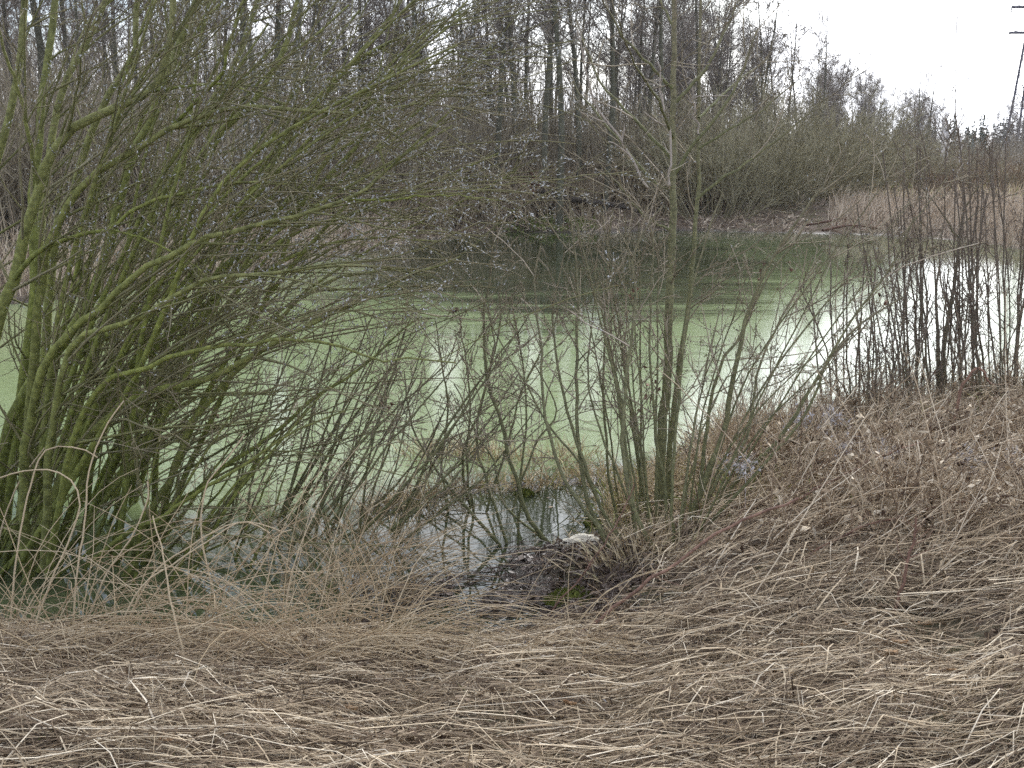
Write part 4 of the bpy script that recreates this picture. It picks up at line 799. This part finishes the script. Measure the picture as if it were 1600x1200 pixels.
LS = grow(np.stack([X, Y, height(X, Y)], 1), np.stack([rb.normal(.9, .5, m), rb.normal(0, .4, m), rb.uniform(.35, 1.1, m)], 1), rb.uniform(.5, 1.4, m) * np.clip((9.6 - Y) / 3.2, .4, 1), 9, .05, (0, 0, -.45), rb)
g.tubes(LS, rb.uniform(.0028, .0052, m)[:, None] * np.linspace(1, .5, 9)[None], 4, rb.random(m))
B, BR, _, _ = spawn(LS, np.full((m, 9), .003), 5, .3, 1, (.6, .25), (.06, .25), 4, .12, (0, 0, .1), .6, .001, .002, rb); g.tubes(B, BR, 3, rb.random(len(B)))
tag(g.build('dead_weeds', M['weed']), 'tangle of brown dead branching weeds on the right bank', 'weeds', kind='stuff')
g = Geo(); X, Y = scatter(9000, (.75, 5.4), (4.6, 10.2), r, lambda X, Y: sdist(X, Y) > .08); lying(g, X, Y, r.uniform(.10, .45, len(X)), .35, .8, .10, r.uniform(.002, .0055, len(X)), 4, arch=.06)
X, Y = scatter(2600, (.9, 5.4), (4.6, 9.5), r, lambda X, Y: sdist(X, Y) > .1); lying(g, X, Y, r.uniform(.4, 1.0, len(X)), .45, .3, .22, r.uniform(.0014, .0026, len(X)), 6, True)
tag(g.build('matted_dry_grass', M['straw']), 'matted tan dry grass beneath the weeds on the right bank', 'dry grass', kind='stuff')

# reddish broken stems and other single stalks
RED = [([(900, 998), (946, 960), (980, 932), (1016, 906), (1064, 876), (1117, 835), (1167, 810), (1205, 795), (1247, 779)], 9, 7, .35, 'thick reddish brown stem slanting across before the middle willow', 'red_stem'),
       ([(850, 978), (872, 940), (910, 898), (946, 848), (972, 800), (992, 756)], 5, 3, .3, 'thin reddish stem leaning toward the middle willow', 'red_stem'), ([(1180, 832), (1272, 765), (1340, 730), (1390, 707), (1455, 688)], 6, 4, .4, 'reddish stem slanting through the weeds with pale tip fluff', 'red_stem'),
       ([(1210, 905), (1300, 845), (1375, 815), (1425, 802), (1525, 778)], 6, 3, .4, 'long brown stem lying low through the right weeds', 'red_stem'), ([(1487, 700), (1494, 640), (1502, 605), (1527, 575), (1548, 600)], 10, 5, .1, 'bent brown dead stalk before the right saplings', 'red_stem'),
       ([(1395, 962), (1412, 905), (1425, 850), (1433, 810)], 9, 6, .2, 'upright brown dead stalk in front of the right weeds', 'red_stem'), ([(1440, 965), (1517, 897), (1557, 865), (1605, 822)], 6, 4, .5, 'brown stem slanting up to the right frame edge', 'red_stem'),
       ([(1504, 608), (1530, 628), (1568, 650)], 4, 3, .0, 'bright pale broken stalk before the right saplings', 'stalk'), ([(1508, 680), (1516, 660), (1523, 648)], 7, 6, .1, 'short pale broken stub beside the bent brown stalk', 'stalk'),
       ([(1000, 900), (1060, 888), (1110, 860), (1130, 850)], 5, 3, .1, 'dark twig lying at the foot of middle willow', 'red_stem')]
for pts, w0, w1, dy, lab, mt in RED:
    b = ground_at(*pts[0]); Yb = min(b[1], 9.4); P, R = traced(pts, Yb, Yb + dy, w0 * .66, w1 * .6, 18, jit=.004)
    B, BR, _, _ = spawn(P[None], R[None], 8, .3, 1, (.6, .3), (.06, .3), 5, .15, (0, 0, .1), .5, .0012, .003, r)
    o = Geo().tubes(P[None], R[None], 6).tubes(B, BR, 3).build('broken_weed', M[mt], origin=P[0]); tag(o, lab, 'weed')

# silvery seed fluff caught on the weeds
for (px, py), lab in (((1248, 655), 'silvery seed fluff on weeds right of the middle willow stems'), ((1300, 655), 'wider silvery seed fluff tuft among the upper right weeds'), ((1382, 710), 'star shaped silvery fluff at the reddish stem tip'), ((1165, 728), 'small silvery fluff at the foot of right willow stems'),
                      ((1320, 700), 'grey fluff below the wide silvery tuft'), ((1505, 712), 'grey fluff beside the ochre leaf in the weeds'), ((1590, 715), 'silvery fluff at the right frame edge')):
    b = at_z(px, py, .75); q = np.random.default_rng(int(px)); m = 60; Cc = b + q.normal(size=(m, 3)) * [.05, .05, .035]
    P = grow(Cc, q.normal(size=(m, 3)), q.uniform(.03, .09, m), 4, .3, rng=q); Geo_ = Geo().tubes(P, np.linspace(.0016, .0006, 4)[None], 3); Geo_.leaves(Cc[:26], .035, .007, q, curl=.8)
    st = np.stack([b, b + [.02, .03, -.35], b + [.05, .06, -.75]])
    o = Geo_.tubes(smooth_path(st, 8)[None], .002, 4).build('seed_fluff', M['fluff'], origin=b); tag(o, lab, 'seed head', 'silvery seed heads on the right bank')

# sedge tufts
STONE = ground_at(905, 856, 8)
def tuft(px, py, n, H, lab, seed, spread=.12, green=False, fanw=.5, group='dry sedge tufts at the waterline'):
    q = np.random.default_rng(seed); b = ground_at(px, py, 8); X = b[0] + q.normal(0, spread, n); Y = b[1] + q.normal(0, spread * .7, n); g = Geo()
    S0 = np.stack([X, Y, np.maximum(height(X, Y), -.1) - .01], 1); D = np.stack([(X - b[0]) / spread * fanw * .5 + q.normal(0, .25, n), (Y - b[1]) / spread * fanw * .4 + q.normal(0, .25, n), np.ones(n)], 1)
    P = grow(S0, D, q.uniform(.4, 1, n) * H * 1.15, 6, .10, (0, 0, -.8), q); rr = q.random(n) * .88 + (.2 if green else 0); g.ribbons(P, .0062 * np.linspace(1, .2, 6)[None], np.minimum(rr, 1), rng=q)
    tag(g.build('sedge_tuft', M['sedge'], origin=b), lab, 'sedge', group)
for k, a in enumerate([(690, 770, 260, .32, 'broad tan sedge tuft in shallow water left of slender stems'), (755, 765, 240, .34, 'sedge tuft around the foot of the slender stems'), (830, 755, 220, .30, 'brown sedge tuft between slender stems and willow'), (895, 740, 200, .28, 'sedge tuft at duckweed edge left of middle willow'), (645, 800, 180, .26, 'small sedge tuft nearest the low willow bush'),
                       (1145, 690, 300, .40, 'golden sedge tussock standing against the duckweed'), (1180, 720, 380, .42, 'large golden sedge clump behind right willow stems'), (1110, 760, 300, .40, 'golden sedge between the right willow stems'), (985, 800, 240, .35, 'greenish sedge clump left of the main willow trunk'), (1130, 800, 260, .40, 'greenish sedge clump right of the willow foot'), (1000, 870, 260, .25, 'tan grass tuft at the front of willow foot'), (1240, 700, 300, .35, 'tawny sedge under the leaning right willow stems')]):
    tuft(*a, 700 + k, spread=.16 if k < 5 else .17, green=a[4].startswith('greenish'))
g = Geo(); q = np.random.default_rng(95); X, Y = scatter(14000, (-1.6, 2.6), (6.8, 10.6), q, lambda X, Y: (sdist(X, Y) < .4) & (height(X, Y) > -.05) & (Y < 10)); k = np.hypot(X - STONE[0], Y - STONE[1]) > .2; X, Y = X[k], Y[k]; blades(g, X, Y, q.uniform(.10, .30, len(X)), .006, (0, .4), q, 4, .9, z0=.0)
X, Y = scatter(1500, (-3.4, -.9), (5.2, 7.2), q, lambda X, Y: (np.abs(sdist(X, Y)) < .5)); blades(g, X, Y, q.uniform(.1, .35, len(X)), .003, (0, .5), q, 4, .9)
X, Y = scatter(9000, (.2, 5.4), (6.2, 10.3), q, lambda X, Y: (sdist(X, Y) > -.05) & (sdist(X, Y) < 1.6)); k = np.hypot(X - STONE[0], Y - STONE[1] + .15) > .38; X, Y = X[k], Y[k]; blades(g, X, Y, q.uniform(.1, .36, len(X)), .0055, (.05, .5), q, 4, 1.1)
tag(g.build('shore_grass', M['sedge']), 'short dry grass fringing the near shoreline', 'grass', kind='stuff')

g = Geo(); q = np.random.default_rng(97); m = 900; px = q.uniform(150, 1250, m); Y = q.uniform(7.6, 15, m) ; X = (px - 800) / FPX * Y; k = sdist(X, Y) < -.1; X, Y = X[k], Y[k]; m = len(X)
g.leaves(np.stack([X, Y, np.full(m, .004)], 1), q.uniform(.015, .05, m), q.uniform(.004, .014, m), q, .05, curl=.1)
a = q.uniform(0, 6.3, 160); S0 = np.stack([X[:160], Y[:160], np.full(160, .006)], 1); P = grow(S0, np.stack([np.cos(a), np.sin(a) * .5, np.zeros(160)], 1), q.uniform(.1, .5, 160), 4, .08, rng=q); P[:, :, 2] = .006; g.tubes(P, .0028, 3)
tag(g.build('floating_debris', M['crumb']), 'bits of leaf and twig floating on the duckweed', 'debris', kind='stuff')
g = Geo(); m = 1500; px = q.uniform(770, 930, m); Y = q.uniform(32, 36, m); X = (px - 800) / FPX * Y; s = sdist(X, Y); k = (s > 0) & (s < 1.3); X, Y = X[k], Y[k]; blades(g, X, Y, q.uniform(.1, .3, len(X)), .02, (0, .5), q, 3, .8)
tag(g.build('bank_grass', M['green']), 'small patch of green grass on far bank below the log', 'grass', kind='stuff')
# moss cushions, the pale stone, single leaves
def cushion(px, py, rx, ry, h, lab, seed):
    q = np.random.default_rng(seed); b = ground_at(px, py, 8); n = 900; a = q.uniform(0, 6.28, n); rr = np.sqrt(q.random(n)); X = rx * rr * np.cos(a); Y = ry * rr * np.sin(a); Z = h * (1 - rr ** 2) * (1 + .2 * np.sin(X * 60) * np.sin(Y * 55))
    u, v = np.meshgrid(np.linspace(0, 2 * math.pi, 19)[:-1], np.linspace(0, 1, 6)); c = np.stack([rx * v * np.cos(u), ry * v * np.sin(u), h * (1 - v ** 2) - .01], -1).reshape(-1, 3)
    ii = (np.arange(5)[:, None] * 18 + np.arange(18)[None]); jj = (np.arange(5)[:, None] * 18 + (np.arange(18)[None] + 1) % 18); g = Geo(); g.add(c, np.stack([ii, jj, jj + 18, ii + 18], -1), q.random(len(c)), np.zeros(len(c)))
    P = grow(np.stack([X, Y, Z - .012], 1), np.stack([X / rx, Y / ry, np.ones(n) * 1.2], 1) + q.normal(size=(n, 3)) * .4, q.uniform(.012, .03, n), 3, .15, rng=q); g.ribbons(P, .0035 * np.array([[1, .8, .2]]), rng=q)
    o = g.build('moss_cushion', M['moss']); o.location = b; tag(o, lab, 'moss', 'moss cushions on the near bank')
cushion(895, 938, .16, .10, .07, 'bright moss cushion on the mud below the willow', 801); cushion(925, 830, .09, .09, .10, 'small dark moss cushion behind the pale stone', 802); cushion(820, 782, .10, .07, .09, 'moss cushion among the sedge in the shallows', 803)
cushion(140, 985, .16, .08, .05, 'moss patch at the foot of left willow', 804); cushion(610, 985, .2, .08, .05, 'moss patch between the straw and the mud', 805); cushion(1120, 655, .20, .14, .22, 'olive mossy tussock on the duckweed edge', 806)
b = ground_at(905, 856, 8); q = np.random.default_rng(12); u, v = np.meshgrid(np.linspace(0, 2 * math.pi, 33)[:-1], np.linspace(-math.pi / 2, math.pi / 2, 15))
x = np.cos(v) * np.cos(u); y = np.cos(v) * np.sin(u); z = np.sin(v)
x = np.sign(x) * np.abs(x) ** .9; z = np.where(z > 0, z * (1 + .25 * np.sin(1.4 * x + .3)), z * .6); c = np.stack([x * .125 * (1 + .1 * z), y * .075, z * .05 + .012 * x + .006 * np.sin(7 * x + 4 * y)], -1).reshape(-1, 3)
ii = (np.arange(14)[:, None] * 32 + np.arange(32)[None]); jj = (np.arange(14)[:, None] * 32 + (np.arange(32)[None] + 1) % 32); g = Geo(); g.add(c, np.stack([ii, jj, jj + 32, ii + 32], -1), np.full(len(c), .5), np.zeros(len(c)))
o = g.build('pale_stone', M['stone']); o.location = b + [0, 0, .03]; tag(o, 'pale cream rounded stone lying at the water edge by the willow', 'stone')
def one_leaf(px, py, L, lab, mat, seed, dz=.07, grp=None):
    q = np.random.default_rng(seed); b = ground_at(px, py, 8); g = Geo(); n, k = 7, 5; s = np.linspace(0, 1, n)[:, None]; tt = np.linspace(-1, 1, k)[None]
    wd = L * .33 * np.sin(np.pi * s ** .8) ** .8; X = (s - .5) * L + 0 * tt; Y = wd * tt * (1 + .12 * q.normal(size=(n, k))); Z = .18 * L * tt ** 2 + .3 * L * (s - .5) ** 2 + .04 * L * q.normal(size=(n, k))
    a = q.uniform(0, 6.28); V = np.stack([X * math.cos(a) - Y * math.sin(a), X * math.sin(a) + Y * math.cos(a), Z], -1); V[..., 2] += -.35 * V[..., 1]
    ii = np.arange(n - 1)[:, None] * k + np.arange(k - 1)[None]; g.add(V, np.stack([ii, ii + 1, ii + k + 1, ii + k], -1), np.full(n * k, q.random()), np.zeros(n * k)); o = g.build('dry_leaf', mat); o.location = b + [0, 0, dz]; tag(o, lab, 'leaf', grp)
for k, (px, py, L, lab) in enumerate([(1383, 1048, .095, 'largest ochre dry leaf lying on straw at right'), (1403, 1030, .07, 'ochre dry leaf just above the largest one'), (1252, 1033, .045, 'small yellowish dry leaf on straw in the middle right'), (1443, 1000, .06, 'ochre leaf near the top of the straw at right'), (1480, 1075, .07, 'faded ochre leaf low at the right'),
                                      (890, 1126, .065, 'tan dry leaf half sunk in straw at bottom middle'), (550, 1135, .07, 'tan dry leaf on straw at bottom left of middle'), (262, 1190, .07, 'pale dry leaf at the bottom frame edge left'), (1320, 1000, .05, 'small tan leaf below the right weeds')]):
    one_leaf(px, py, L, lab, M['ochre_leaf'], 900 + k, grp='single dry leaves on the straw')
one_leaf(1461, 722, .07, 'orange ochre leaf hanging in the right weeds', M['ochre_leaf'], 930, .4, 'single dry leaves on the straw')
# withered brown leaves still hanging in the shrubs
q = np.random.default_rng(99)
for (px, py), lab, k in (((1185, 427), 'dark withered leaf hanging right of the middle willow', 3), ((1235, 415), 'pair of withered leaves on a right willow twig', 2), ((987, 458), 'reddish withered leaf left of the main willow trunk', 4), ((1010, 610), 'withered leaf clump against the main willow trunk', 12), ((1383, 470), 'dark withered leaf over the bright water', 3),
                     ((332, 652), 'brown withered leaf in the left willow branches', 3), ((607, 637), 'withered leaf on the low willow bush', 3), ((715, 490), 'withered leaf pair over the open water edge', 4)):
    b = at_y(px, py, 6.6 if px < 620 else 6.75); g = Geo(); cc = b + q.normal(size=(k, 3)) * [.045 if k > 5 else .02, .02, .03 if k < 10 else .06]; g.leaves(cc, .038, .011, q, curl=.9)
    tw = grow(b[None], [[q.normal(0, .3), .1, -1]], [.5], 5, .1, rng=q); g.tubes(tw, .0016, 3)
    o = g.build('withered_leaf', M['leaf_brown'], origin=b); tag(o, lab, 'leaf', 'withered leaves hanging in the shrubs')

# ------------------------------------------------------------------ the faint damp air
hm = bpy.data.materials.new('haze_air'); hm.use_nodes = True; t = hm.node_tree; t.nodes.clear()
ho = t.nodes.new('ShaderNodeOutputMaterial'); pv = t.nodes.new('ShaderNodeVolumePrincipled'); pv.inputs['Color'].default_value = (.86, .90, 1.0, 1); pv.inputs['Density'].default_value = .0003; pv.inputs['Anisotropy'].default_value = .2
t.links.new(pv.outputs[0], ho.inputs['Volume'])
g = Geo(); x0, x1, y0, y1, z0, z1 = -760, 760, -90, 960, -2.2, 45
g.add([(x0, y0, z0), (x1, y0, z0), (x1, y1, z0), (x0, y1, z0), (x0, y0, z1), (x1, y0, z1), (x1, y1, z1), (x0, y1, z1)], [[0, 3, 2, 1], [4, 5, 6, 7], [0, 1, 5, 4], [1, 2, 6, 5], [2, 3, 7, 6], [3, 0, 4, 7]], np.zeros(8), np.zeros(8))
tag(g.build('haze', hm, smooth=False), 'thin pale spring haze over the whole pond', 'haze', kind='stuff')
